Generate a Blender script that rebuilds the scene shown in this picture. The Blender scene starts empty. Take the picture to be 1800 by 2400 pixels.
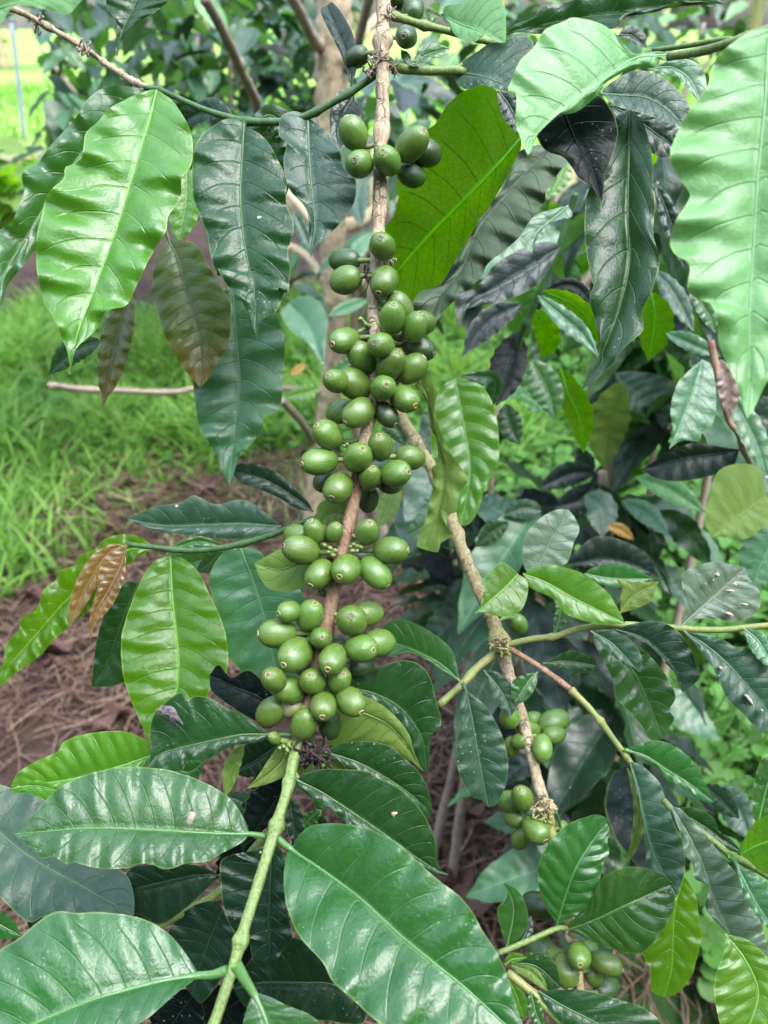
import bpy, math, random
import numpy as np
from mathutils import Vector, noise as mnoise

sc = bpy.context.scene
R = math.radians
rng = np.random.default_rng(7)
random.seed(7)

# ------------------------------------------------------------------ camera
PITCH, CAMZ, FPX = R(31), 1.30, 1887.0
cam = bpy.data.cameras.new('camera')
camo = bpy.data.objects.new('camera', cam)
sc.collection.objects.link(camo)
sc.camera = camo
cam.sensor_fit = 'VERTICAL'
cam.sensor_height = 36.0
cam.lens = 36.0 * FPX / 2400.0
cam.clip_start, cam.clip_end = 0.02, 2000
cam.dof.use_dof = True
cam.dof.focus_distance = 0.395
cam.dof.aperture_fstop = 11.0
camo.location = (0, 0, CAMZ)
camo.rotation_euler = (math.pi / 2 - PITCH, 0, 0)
sc.render.resolution_x, sc.render.resolution_y = 768, 1024

# ------------------------------------------------------------------ light: soft overcast day
SUN_EL, SUN_ROT = R(64), R(132)
world = bpy.data.worlds.new('World')
sc.world = world
world.use_nodes = True
wn, wl = world.node_tree.nodes, world.node_tree.links
wn.clear()
wo = wn.new('ShaderNodeOutputWorld')
wb = wn.new('ShaderNodeBackground')
sky = wn.new('ShaderNodeTexSky')
sky.sky_type = 'NISHITA'
sky.sun_disc = False
sky.sun_elevation, sky.sun_rotation = SUN_EL, SUN_ROT
sky.dust_density, sky.air_density = 1.0, 1.0
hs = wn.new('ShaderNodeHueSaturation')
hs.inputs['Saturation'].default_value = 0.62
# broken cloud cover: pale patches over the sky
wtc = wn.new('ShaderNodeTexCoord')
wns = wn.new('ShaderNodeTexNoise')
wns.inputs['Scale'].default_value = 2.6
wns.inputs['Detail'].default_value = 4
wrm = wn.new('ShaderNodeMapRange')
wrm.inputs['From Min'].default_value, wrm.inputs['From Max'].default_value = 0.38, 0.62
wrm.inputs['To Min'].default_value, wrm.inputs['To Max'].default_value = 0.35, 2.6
wmx = wn.new('ShaderNodeVectorMath')
wmx.operation = 'SCALE'
wl.new(wtc.outputs['Generated'], wns.inputs['Vector'])
wl.new(wns.outputs['Fac'], wrm.inputs['Value'])
wl.new(sky.outputs[0], hs.inputs['Color'])
wl.new(hs.outputs[0], wmx.inputs[0])
wl.new(wrm.outputs[0], wmx.inputs['Scale'])
# overcast sky, its low part darkened to stand in for surrounding trees
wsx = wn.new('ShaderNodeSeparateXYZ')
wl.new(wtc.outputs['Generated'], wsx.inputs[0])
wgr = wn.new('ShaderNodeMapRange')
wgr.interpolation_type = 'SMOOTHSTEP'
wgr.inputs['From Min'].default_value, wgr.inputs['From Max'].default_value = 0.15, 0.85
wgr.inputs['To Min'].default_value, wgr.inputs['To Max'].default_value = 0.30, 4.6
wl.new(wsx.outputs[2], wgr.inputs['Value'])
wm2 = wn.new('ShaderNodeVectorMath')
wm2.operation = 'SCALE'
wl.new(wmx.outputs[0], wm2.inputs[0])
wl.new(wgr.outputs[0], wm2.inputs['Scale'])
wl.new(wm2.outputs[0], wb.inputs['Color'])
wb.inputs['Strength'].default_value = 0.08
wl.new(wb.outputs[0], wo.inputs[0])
sun = bpy.data.lights.new('sun', 'SUN')
sun.energy, sun.angle, sun.color = 1.3, R(35), (1.0, 0.98, 0.92)
suno = bpy.data.objects.new('sun', sun)
sc.collection.objects.link(suno)
suno.rotation_euler = (math.pi / 2 - SUN_EL, 0, math.pi - SUN_ROT)
sc.view_settings.view_transform = 'Standard'
sc.view_settings.look = 'None'
sc.view_settings.gamma = 1
sc.view_settings.use_curve_mapping = False
sc.view_settings.exposure = 1.36
sc.cycles.use_denoising = True
sc.cycles.max_bounces = 8
sc.cycles.transparent_max_bounces = 8

# ------------------------------------------------------------------ placing helpers
FWD = np.array([0, math.cos(PITCH), -math.sin(PITCH)])
UPV = np.array([0, math.sin(PITCH), math.cos(PITCH)])
RGT = np.array([1.0, 0, 0])
CAM = np.array([0, 0, CAMZ])
WIN = {'W': (0, 0, 1800 / 1659), 'A': (0, 0, 700 / 1659), 'B': (600, 0, 700 / 1659), 'C': (1100, 0, 700 / 1659),
       'D': (0, 600, 700 / 1659), 'E': (600, 600, 700 / 1659), 'F': (1100, 600, 700 / 1659), 'G': (0, 1200, 700 / 1659),
       'H': (550, 1200, 700 / 1659), 'I': (1100, 1200, 700 / 1659), 'J': (0, 1700, 700 / 1659), 'K': (550, 1700, 700 / 1659),
       'M': (1100, 1700, 700 / 1659), 'N': (0, 0, 900 / 1659), 'O': (1300, 900, 500 / 1659), 'Q': (1000, 500, 500 / 1659),
       'S': (950, 0, 500 / 1659), 'X': (0, 0, 1.0)}


def px(s, w0=None):
    """'A:10,20 30,40 D:5,6' -> array of photo pixels"""
    out, w = [], w0
    for tok in s.split():
        if ':' in tok:
            w, tok = tok.split(':')
        x, y = tok.split(',')
        ox, oy, k = WIN[w]
        out.append((ox + float(x) * k, oy + float(y) * k))
    return np.array(out)


def lastwin(s, w0=None):
    for tok in s.split():
        if ':' in tok:
            w0 = tok.split(':')[0]
    return w0


def ray(p):
    p = np.atleast_2d(np.asarray(p, float))
    return FWD + ((p[:, :1] - 900) / FPX) * RGT + ((1200 - p[:, 1:2]) / FPX) * UPV


def P(p, d):
    return CAM + ray(p) * np.asarray(d, float).reshape(-1, 1)


def ground(x, y, z=0.0):
    r = ray((x, y))[0]
    return CAM + r * ((CAMZ - z) / -r[2])


def plane_y(x, y, Y):
    r = ray((x, y))[0]
    return CAM + r * (Y / r[1])


def catmull(pts, n, arclen=True):
    pts = np.asarray(pts, float)
    if len(pts) == 2:
        return pts[0] + (pts[1] - pts[0]) * np.linspace(0, 1, n)[:, None]
    q = np.vstack([2 * pts[0] - pts[1], pts, 2 * pts[-1] - pts[-2]])
    seg = []
    m = 12
    for i in range(1, len(q) - 2):
        t = np.linspace(0, 1, m, endpoint=False)[:, None]
        a, b, c, d = q[i - 1], q[i], q[i + 1], q[i + 2]
        seg.append(0.5 * (2 * b + (c - a) * t + (2 * a - 5 * b + 4 * c - d) * t ** 2 + (3 * b - a - 3 * c + d) * t ** 3))
    s = np.vstack(seg + [pts[-1:]])
    k = min(s.shape[1], 2)
    L = np.concatenate([[0], np.cumsum(np.linalg.norm(np.diff(s[:, :k] if s.shape[1] <= 3 and k == 2 and False else s[:, :max(2, min(3, s.shape[1]))], axis=0), axis=1))])
    if L[-1] < 1e-9:
        return np.repeat(pts[:1], n, 0)
    u = np.linspace(0, L[-1], n)
    return np.stack([np.interp(u, L, s[:, j]) for j in range(s.shape[1])], 1)


# ------------------------------------------------------------------ object helpers
ORG = {}


def empty(name, loc, label, cat, group=None, kind=None):
    o = bpy.data.objects.new(name, None)
    o.empty_display_size = 0.02
    sc.collection.objects.link(o)
    o.location = tuple(loc)
    ORG[o.name] = np.array(loc, float)
    tag(o, label, cat, group, kind)
    return o


def tag(o, label=None, cat=None, group=None, kind=None):
    if label: o['label'] = label
    if cat: o['category'] = cat
    if group: o['group'] = group
    if kind: o['kind'] = kind
    return o


def mesh(name, V, F, mat, parent=None, org=None, attr=None, smooth=True):
    V = np.asarray(V, float)
    if org is None:
        org = V[0]
    org = np.array(org, float)
    me = bpy.data.meshes.new(name)
    F = [list(map(int, f)) for f in F] if not isinstance(F, np.ndarray) else F
    if isinstance(F, np.ndarray):
        nf, k = F.shape
        me.vertices.add(len(V)); me.vertices.foreach_set('co', (V - org).astype(np.float32).ravel())
        me.loops.add(nf * k); me.loops.foreach_set('vertex_index', F.astype(np.int32).ravel())
        me.polygons.add(nf)
        me.polygons.foreach_set('loop_start', np.arange(0, nf * k, k, dtype=np.int32))
        me.polygons.foreach_set('loop_total', np.full(nf, k, dtype=np.int32))
        me.update(calc_edges=True)
        me.validate()
    else:
        me.from_pydata([tuple(v) for v in (V - org)], [], F)
    if smooth:
        me.polygons.foreach_set('use_smooth', np.ones(len(me.polygons), bool))
    if attr is not None:
        a = me.attributes.new('lf', 'FLOAT_VECTOR', 'POINT')
        a.data.foreach_set('vector', np.asarray(attr, np.float32).ravel())
    me.materials.append(mat)
    o = bpy.data.objects.new(name, me)
    sc.collection.objects.link(o)
    po = ORG[parent.name] if parent is not None else np.zeros(3)
    o.location = tuple(org - po)
    ORG[o.name] = org
    if parent is not None:
        o.parent = parent
    return o


# ------------------------------------------------------------------ materials
class NB:
    def __init__(s, name):
        s.m = bpy.data.materials.new(name)
        s.m.use_nodes = True
        s.n, s.l = s.m.node_tree.nodes, s.m.node_tree.links
        s.n.clear()
        s.out = s.n.new('ShaderNodeOutputMaterial')

    def put(s, inp, v):
        if isinstance(v, bpy.types.NodeSocket):
            s.l.new(v, inp)
        elif isinstance(v, (tuple, list)):
            inp.default_value = tuple(v) + ((1,) if len(v) == 3 and len(inp.default_value) == 4 else ())
        else:
            inp.default_value = v

    def node(s, t, _out=0, **kw):
        n = s.n.new('ShaderNode' + t)
        for k, v in kw.items():
            if k.startswith('_'):
                setattr(n, k[1:], v)
            else:
                s.put(n.inputs[k.replace('_', ' ')], v)
        return n.outputs[_out]

    def math(s, op, a, b=0.0, c=0.0, clamp=False):
        n = s.n.new('ShaderNodeMath')
        n.operation, n.use_clamp = op, clamp
        for i, v in enumerate((a, b, c)):
            s.put(n.inputs[i], v)
        return n.outputs[0]

    def mrange(s, v, a, b, c=0.0, d=1.0, smooth=False):
        n = s.n.new('ShaderNodeMapRange')
        if smooth:
            n.interpolation_type = 'SMOOTHSTEP'
        for i, q in enumerate((v, a, b, c, d)):
            s.put(n.inputs[i], q)
        return n.outputs[0]

    def mix(s, f, a, b, mode='MIX'):
        n = s.n.new('ShaderNodeMix')
        n.data_type, n.blend_type = 'RGBA', mode
        s.put(n.inputs['Factor'], f); s.put(n.inputs[6], a); s.put(n.inputs[7], b)
        return n.outputs[2]

    def noise(s, vec, scale, detail=2, rough=0.5, out=0, dist=0.0):
        n = s.n.new('ShaderNodeTexNoise')
        s.put(n.inputs['Vector'], vec)
        n.inputs['Scale'].default_value, n.inputs['Detail'].default_value = scale, detail
        n.inputs['Roughness'].default_value, n.inputs['Distortion'].default_value = rough, dist
        return n.outputs[out]

    def obj(s):
        return s.node('TexCoord', 3)

    def rand(s):
        return s.node('ObjectInfo', 5)

    def bump(s, h, dist, strength=1.0, normal=None):
        n = s.n.new('ShaderNodeBump')
        n.inputs['Strength'].default_value, n.inputs['Distance'].default_value = strength, dist
        s.l.new(h, n.inputs['Height'])
        if normal is not None:
            s.l.new(normal, n.inputs['Normal'])
        return n.outputs[0]

    def bsdf(s, color, rough, normal=None, spec=0.5, **kw):
        n = s.n.new('ShaderNodeBsdfPrincipled')
        s.put(n.inputs['Base Color'], color); s.put(n.inputs['Roughness'], rough)
        s.put(n.inputs['Specular IOR Level'], spec)
        if normal is not None:
            s.l.new(normal, n.inputs['Normal'])
        for k, v in kw.items():
            s.put(n.inputs[k.replace('_', ' ')], v)
        return n.outputs[0]

    def done(s, sh):
        s.l.new(sh, s.out.inputs[0])
        return s.m


def leaf_material(name, c1, c2, vein, trans, under, rough=0.34, spots=0.0, tw=0.28, veinamt=0.6, spec=0.8,
                  edge=(0.17, 0.26, 0.05), bumpd=0.0005, spotcol=(0.55, 0.5, 0.42), tipcol=None, g=1.0):
    c1, c2, vein, under = [tuple(x * g for x in c) for c in (c1, c2, vein, under)]
    b = NB(name)
    at = b.n.new('ShaderNodeAttribute'); at.attribute_name = 'lf'
    sp = b.n.new('ShaderNodeSeparateXYZ'); b.l.new(at.outputs['Vector'], sp.inputs[0])
    ph, u, t = sp.outputs
    au = b.math('ABSOLUTE', u)
    oc = b.obj()
    rnd = b.rand()
    # per-leaf offset for the noises
    ofs = b.node('VectorMath', 0, _operation='SCALE') if False else None
    vm = b.n.new('ShaderNodeVectorMath'); vm.operation = 'ADD'
    b.l.new(oc, vm.inputs[0])
    cx = b.n.new('ShaderNodeCombineXYZ'); b.put(cx.inputs[0], b.math('MULTIPLY', rnd, 37.0)); b.l.new(cx.outputs[0], vm.inputs[1])
    v = vm.outputs[0]
    pp = b.n.new('ShaderNodeMath'); pp.operation = 'PINGPONG'
    wob = b.math('MULTIPLY_ADD', b.noise(v, 60, 2), 0.10, -0.05)
    b.l.new(b.math('ADD', ph, wob), pp.inputs[0]); pp.inputs[1].default_value = 0.5
    dist = pp.outputs[0]
    lat = b.mrange(dist, 0.0, 0.048, 1.0, 0.0, True)
    lat = b.math('MULTIPLY', lat, b.mrange(au, 0.70, 0.95, 1.0, 0.0))
    midm = b.mrange(au, 0.012, 0.05, 1.0, 0.0, True)
    # fine net of small veins
    vo = b.n.new('ShaderNodeTexVoronoi'); vo.feature = 'DISTANCE_TO_EDGE'; vo.inputs['Scale'].default_value = 260
    b.l.new(v, vo.inputs['Vector'])
    net = b.mrange(vo.outputs[0], 0.0, 0.14, 1.0, 0.0, True)
    n1 = b.noise(v, 22, 3, 0.6)
    n2 = b.noise(v, 120, 3, 0.6)
    col = b.mix(b.mrange(n1, 0.35, 0.65), c1, c2)
    col = b.mix(b.mrange(n2, 0.3, 0.75, 0.0, 0.35), col, tuple(x * 1.35 for x in c2))
    hsv = b.n.new('ShaderNodeHueSaturation')
    b.put(hsv.inputs['Hue'], b.mrange(rnd, 0, 1, 0.485, 0.512)); b.put(hsv.inputs['Value'], b.mrange(rnd, 0, 1, 0.86, 1.14))
    b.l.new(col, hsv.inputs['Color']); col = hsv.outputs[0]
    if tipcol:
        col = b.mix(b.mrange(b.math('ADD', t, b.math('MULTIPLY', b.math('SUBTRACT', n1, 0.5), 0.4)), 0.6, 0.9, 0, 0.9), col, tipcol)
    col = b.mix(b.math('MULTIPLY', net, 0.10), col, vein)
    col = b.mix(b.math('MULTIPLY', lat, veinamt * 0.75), col, vein)
    col = b.mix(b.math('MULTIPLY', midm, min(1, veinamt * 1.3)), col, vein)
    em = b.mrange(au, 0.968, 0.992, 0, 0.5, True)
    col = b.mix(em, col, edge)
    # insect nicks and blotches
    blot = b.noise(v, 120, 1, 0.4)
    bm = b.mrange(blot, 0.83 - 0.03 * spots, 0.845 - 0.03 * spots)
    if spots > 0:
        col = b.mix(bm, col, spotcol)
        vs = b.n.new('ShaderNodeTexVoronoi'); vs.inputs['Scale'].default_value = 330
        b.l.new(v, vs.inputs['Vector'])
        sk = b.math('MULTIPLY', b.mrange(vs.outputs[0], 0.12, 0.2, 1, 0), b.mrange(b.noise(v, 30, 2), 0.53, 0.66))
        col = b.mix(b.math('MULTIPLY', sk, 0.55 * min(1, spots)), col, (0.5, 0.55, 0.5))
    geo = b.n.new('ShaderNodeNewGeometry')
    back = geo.outputs['Backfacing']
    ucol = b.mix(b.math('MULTIPLY', lat, 0.5), b.mix(n1, under, tuple(x * 1.2 for x in under)), tuple(x * 0.62 for x in under))
    ucol = b.mix(b.math('MULTIPLY', net, 0.12), ucol, tuple(x * 0.6 for x in under))
    ucol = b.mix(midm, ucol, tuple(min(1, x * 1.7) for x in under))
    fcol = b.mix(back, col, ucol)
    h = b.math('MULTIPLY', lat, -0.6)
    h = b.math('ADD', h, b.math('MULTIPLY', midm, -0.3))
    h = b.math('ADD', h, b.math('MULTIPLY', net, -0.07))
    n5 = b.noise(v, 260, 3, 0.65)
    h = b.math('ADD', h, b.math('MULTIPLY', n2, 0.45))
    h = b.math('ADD', h, b.math('MULTIPLY', n5, 0.75))
    h = b.math('ADD', h, b.math('MULTIPLY', b.noise(v, 420, 2), 0.16))
    nrm = b.bump(h, bumpd, 1.0)
    r = b.mrange(n2, 0.3, 0.7, rough - 0.03, rough + 0.13)
    r = b.math('MAXIMUM', r, b.math('MULTIPLY', back, 0.55))
    pr = b.bsdf(fcol, r, nrm, spec)
    tr = b.n.new('ShaderNodeBsdfTranslucent')
    tbase = b.mix(b.mrange(b.noise(v, 16, 2), 0.35, 0.65), trans, (trans[0] * 0.55, trans[1] * 0.72, trans[2]))
    tcol = b.mix(b.math('ADD', b.math('MULTIPLY', lat, 0.75), b.math('MULTIPLY', net, 0.35), clamp=True), tbase, tuple(x * 0.35 for x in trans))
    tcol = b.mix(midm, tcol, tuple(min(1, x * 1.3) for x in trans))
    b.put(tr.inputs[0], tcol)
    ms = b.n.new('ShaderNodeMixShader')
    ms.inputs[0].default_value = tw
    b.l.new(pr, ms.inputs[1]); b.l.new(tr.outputs[0], ms.inputs[2])
    return b.done(ms.outputs[0])


LM = {}
YG = (0.30, 0.55, 0.04)
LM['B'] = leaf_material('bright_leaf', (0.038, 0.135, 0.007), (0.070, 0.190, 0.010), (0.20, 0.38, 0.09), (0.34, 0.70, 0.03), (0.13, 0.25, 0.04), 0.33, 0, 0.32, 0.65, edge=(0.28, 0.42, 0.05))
LM['L'] = leaf_material('translucent_young_leaf', (0.028, 0.105, 0.002), (0.048, 0.145, 0.003), (0.16, 0.34, 0.05), (0.40, 0.75, 0.01), (0.13, 0.25, 0.04), 0.30, 0, 0.38, 0.5, edge=(0.26, 0.40, 0.03), spec=0.5)  # saturated green with strong translucency
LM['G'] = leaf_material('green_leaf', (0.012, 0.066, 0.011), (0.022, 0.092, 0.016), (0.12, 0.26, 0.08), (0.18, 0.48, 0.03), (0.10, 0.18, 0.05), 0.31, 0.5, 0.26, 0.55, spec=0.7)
LM['D'] = leaf_material('dark_leaf', (0.006, 0.032, 0.008), (0.012, 0.048, 0.012), (0.07, 0.15, 0.05), (0.10, 0.30, 0.02), (0.06, 0.11, 0.03), 0.30, 0.7, 0.18, 0.45, spec=0.42)  # D and K: mature dark green, with shade also put into the colour
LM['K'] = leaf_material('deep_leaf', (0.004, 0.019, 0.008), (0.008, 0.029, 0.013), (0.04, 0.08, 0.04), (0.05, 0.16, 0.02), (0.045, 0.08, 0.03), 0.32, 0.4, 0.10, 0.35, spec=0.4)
LM['X'] = leaf_material('shade_painted_leaf', (0.0015, 0.005, 0.004), (0.003, 0.008, 0.006), (0.015, 0.028, 0.025), (0.02, 0.05, 0.01), (0.02, 0.035, 0.02), 0.40, 0.5, 0.04, 0.4, spec=0.12)  # near black base stands in for dark reflections and shade
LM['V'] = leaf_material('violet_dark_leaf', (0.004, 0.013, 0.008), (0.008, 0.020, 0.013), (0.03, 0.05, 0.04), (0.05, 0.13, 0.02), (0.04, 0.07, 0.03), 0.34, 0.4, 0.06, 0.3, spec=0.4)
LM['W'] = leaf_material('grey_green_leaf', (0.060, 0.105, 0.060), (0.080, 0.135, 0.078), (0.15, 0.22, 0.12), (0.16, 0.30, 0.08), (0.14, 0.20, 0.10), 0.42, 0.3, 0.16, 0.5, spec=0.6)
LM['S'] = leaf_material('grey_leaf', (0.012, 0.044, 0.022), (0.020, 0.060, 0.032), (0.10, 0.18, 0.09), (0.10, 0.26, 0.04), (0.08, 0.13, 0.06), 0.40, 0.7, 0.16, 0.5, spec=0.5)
LM['P'] = leaf_material('pale_leaf', (0.070, 0.215, 0.040), (0.130, 0.310, 0.105), (0.20, 0.40, 0.18), (0.34, 0.66, 0.12), (0.20, 0.34, 0.10), 0.40, 0.3, 0.26, 0.5, spec=0.65, edge=(0.30, 0.50, 0.10))  # pale base: sky sheen and brightness put into the colour
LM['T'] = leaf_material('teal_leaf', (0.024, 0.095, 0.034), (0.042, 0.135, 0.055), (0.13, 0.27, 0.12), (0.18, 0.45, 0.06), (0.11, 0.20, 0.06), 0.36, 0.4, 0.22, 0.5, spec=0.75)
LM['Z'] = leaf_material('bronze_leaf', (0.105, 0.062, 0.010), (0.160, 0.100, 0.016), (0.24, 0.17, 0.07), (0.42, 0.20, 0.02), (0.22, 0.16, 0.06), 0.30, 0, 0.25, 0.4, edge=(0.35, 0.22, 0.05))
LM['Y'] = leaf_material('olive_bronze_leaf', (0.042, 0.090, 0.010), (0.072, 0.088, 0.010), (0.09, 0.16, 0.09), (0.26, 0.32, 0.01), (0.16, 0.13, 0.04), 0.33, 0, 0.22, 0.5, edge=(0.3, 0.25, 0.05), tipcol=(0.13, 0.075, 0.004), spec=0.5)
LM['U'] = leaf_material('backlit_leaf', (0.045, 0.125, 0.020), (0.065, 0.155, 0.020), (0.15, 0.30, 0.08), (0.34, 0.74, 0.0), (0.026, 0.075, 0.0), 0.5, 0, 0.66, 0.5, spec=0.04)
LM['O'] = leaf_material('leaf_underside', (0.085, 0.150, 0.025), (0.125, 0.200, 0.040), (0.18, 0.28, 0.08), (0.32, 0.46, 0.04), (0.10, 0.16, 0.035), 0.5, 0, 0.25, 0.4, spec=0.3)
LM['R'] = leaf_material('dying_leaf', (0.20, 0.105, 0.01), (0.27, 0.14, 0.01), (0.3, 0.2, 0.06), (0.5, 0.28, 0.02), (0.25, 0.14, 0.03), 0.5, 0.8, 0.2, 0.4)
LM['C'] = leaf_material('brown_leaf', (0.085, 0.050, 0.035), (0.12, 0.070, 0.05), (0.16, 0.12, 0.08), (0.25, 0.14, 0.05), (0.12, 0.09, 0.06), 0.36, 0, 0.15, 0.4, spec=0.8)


def stem_material(name, c1, c2, rough, streak=8.0, bumpd=0.0004, patch=None, crack=0.0, dark=0.45):
    b = NB(name)
    oc = b.obj()
    mp = b.n.new('ShaderNodeMapping'); mp.inputs['Scale'].default_value = (1, 1, 1 / streak)
    b.l.new(oc, mp.inputs[0])
    n1 = b.noise(mp.outputs[0], 700, 4, 0.6)
    n2 = b.noise(oc, 90, 3, 0.55)
    col = b.mix(b.mrange(n1, 0.35, 0.65), c1, c2)
    col = b.mix(b.mrange(n2, 0.52, 0.70, 0, 0.55), col, tuple(x * dark for x in c1))
    if patch:
        col = b.mix(b.mrange(b.noise(oc, 45, 3), 0.50, 0.62, 0, 0.75), col, patch)
    h = n1
    if crack > 0:
        vo = b.n.new('ShaderNodeTexVoronoi'); vo.feature = 'DISTANCE_TO_EDGE'; vo.inputs['Scale'].default_value = 210
        mp2 = b.n.new('ShaderNodeMapping'); mp2.inputs['Scale'].default_value = (1, 1, 0.55)
        nz = b.n.new('ShaderNodeVectorMath'); nz.operation = 'ADD'
        b.l.new(oc, nz.inputs[0])
        sc_ = b.n.new('ShaderNodeVectorMath'); sc_.operation = 'SCALE'; sc_.inputs['Scale'].default_value = 0.006
        b.l.new(b.noise(oc, 150, 2, out=1), sc_.inputs[0]); b.l.new(sc_.outputs[0], nz.inputs[1])
        b.l.new(nz.outputs[0], mp2.inputs[0]); b.l.new(mp2.outputs[0], vo.inputs['Vector'])
        cm = b.mrange(vo.outputs[0], 0.0, 0.07, 1, 0)
        cm = b.math('MULTIPLY', cm, b.mrange(b.noise(oc, 60, 2), 0.4, 0.6))
        col = b.mix(b.math('MULTIPLY', cm, crack), col, tuple(x * 0.3 for x in c1))
        h = b.math('SUBTRACT', n1, b.math('MULTIPLY', cm, 0.8))
    return b.done(b.bsdf(col, rough, b.bump(h, bumpd, 1.0), 0.35))


M_BARK = stem_material('tan_bark', (0.28, 0.21, 0.13), (0.50, 0.41, 0.275), 0.75, 14, 0.0007, crack=0.75)
M_RED = stem_material('reddish_bark', (0.22, 0.125, 0.075), (0.34, 0.23, 0.145), 0.7, 10, 0.0006, patch=(0.20, 0.10, 0.06), crack=0.4)
M_MOSS = stem_material('mossy_bark', (0.24, 0.20, 0.09), (0.42, 0.35, 0.20), 0.8, 6, 0.0008, patch=(0.28, 0.30, 0.07), crack=0.4)
M_GREEN = stem_material('green_stem', (0.105, 0.165, 0.035), (0.185, 0.255, 0.085), 0.42, 14, 0.0006, dark=0.6)
M_DGREEN = stem_material('dark_green_stem', (0.035, 0.085, 0.025), (0.06, 0.13, 0.04), 0.42, 10, 0.0003)
M_YGREEN = stem_material('yellow_green_stem', (0.14, 0.18, 0.045), (0.21, 0.25, 0.080), 0.45, 10, 0.0003, patch=(0.3, 0.24, 0.1), dark=0.7)
M_GREYT = stem_material('grey_twig_bark', (0.24, 0.185, 0.14), (0.38, 0.31, 0.235), 0.8, 6, 0.0006)
M_TRUNK = stem_material('trunk_bark', (0.50, 0.38, 0.23), (0.72, 0.58, 0.385), 0.85, 5, 0.003, patch=(0.30, 0.29, 0.15))
M_STALK = stem_material('fruit_stalk', (0.12, 0.17, 0.05), (0.2, 0.26, 0.08), 0.5, 4, 0.0002)
M_DEAD = stem_material('dried_flower', (0.012, 0.007, 0.006), (0.05, 0.03, 0.026), 0.7, 2, 0.0004)
M_BUD = stem_material('bud_green', (0.11, 0.17, 0.04), (0.20, 0.27, 0.08), 0.5, 2, 0.0002)


def cherry_material(name, c1, c2, c3):
    b = NB(name)
    oc = b.obj()
    rnd = b.rand()
    sp = b.n.new('ShaderNodeSeparateXYZ'); b.l.new(oc, sp.inputs[0])
    # pale streaks run from the stalk to the eye of the fruit
    ang = b.math('ARCTAN2', sp.outputs[1], sp.outputs[0])
    cx = b.n.new('ShaderNodeCombineXYZ')
    b.put(cx.inputs[0], b.math('MULTIPLY', b.math('COSINE', ang), 1.0)); b.put(cx.inputs[1], b.math('SINE', ang))
    b.put(cx.inputs[2], b.math('ADD', b.math('MULTIPLY', sp.outputs[2], 25.0), b.math('MULTIPLY', rnd, 53.0)))
    st = b.noise(cx.outputs[0], 11.0, 5, 0.7)
    v2 = b.n.new('ShaderNodeVectorMath'); v2.operation = 'ADD'
    cy = b.n.new('ShaderNodeCombineXYZ'); b.put(cy.inputs[0], rnd)
    b.l.new(oc, v2.inputs[0]); b.l.new(cy.outputs[0], v2.inputs[1])
    bl = b.noise(v2.outputs[0], 130, 3, 0.6)
    col = b.mix(b.mrange(st, 0.30, 0.80), c1, c2)
    col = b.mix(b.mrange(bl, 0.40, 0.66, 0, 0.5), col, c3)
    hsv = b.n.new('ShaderNodeHueSaturation')
    b.put(hsv.inputs['Hue'], b.mrange(rnd, 0, 1, 0.488, 0.512)); b.put(hsv.inputs['Value'], b.mrange(rnd, 0, 1, 0.85, 1.18))
    b.l.new(col, hsv.inputs['Color']); col = hsv.outputs[0]
    sk = b.noise(v2.outputs[0], 620, 2, 0.6)
    col = b.mix(b.mrange(sk, 0.66, 0.72, 0, 0.6), col, (0.05, 0.06, 0.02))
    h = b.math('ADD', b.math('MULTIPLY', st, 0.8), b.math('MULTIPLY', bl, 0.5))
    return b.done(b.bsdf(col, b.mrange(bl, 0.3, 0.7, 0.17, 0.31), b.bump(h, 0.0003, 1.0), 0.65,
                         Subsurface_Weight=0.12, Subsurface_Radius=(0.2, 0.5, 0.1), Subsurface_Scale=0.004))


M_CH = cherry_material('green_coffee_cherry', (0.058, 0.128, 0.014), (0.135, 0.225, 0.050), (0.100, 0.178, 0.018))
M_CHD = cherry_material('shaded_coffee_cherry', (0.024, 0.060, 0.013), (0.048, 0.092, 0.024), (0.030, 0.070, 0.015))  # darker copy of the green cherry, shade put into the colour
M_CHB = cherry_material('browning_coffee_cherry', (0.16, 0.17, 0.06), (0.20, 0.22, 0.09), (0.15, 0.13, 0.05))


def eye_material(name, ring, mid):
    b = NB(name)
    oc = b.obj()
    sp = b.n.new('ShaderNodeSeparateXYZ'); b.l.new(oc, sp.inputs[0])
    r2 = b.math('SQRT', b.math('ADD', b.math('POWER', sp.outputs[0], 2.0), b.math('POWER', sp.outputs[1], 2.0)))
    f = b.mrange(r2, 0.0004, 0.0009)
    col = b.mix(f, mid, ring)
    n = b.noise(oc, 1500, 2)
    col = b.mix(b.mrange(n, 0.4, 0.7, 0, 0.5), col, tuple(x * 0.5 for x in ring))
    return b.done(b.bsdf(col, 0.7, b.bump(n, 0.0002)))


M_EYE = eye_material('cherry_eye_tan', (0.40, 0.33, 0.16), (0.04, 0.025, 0.015))
M_EYED = eye_material('cherry_eye_dark', (0.20, 0.16, 0.11), (0.03, 0.025, 0.02))
M_EYEO = eye_material('cherry_eye_orange', (0.60, 0.30, 0.05), (0.25, 0.10, 0.02))


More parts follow.
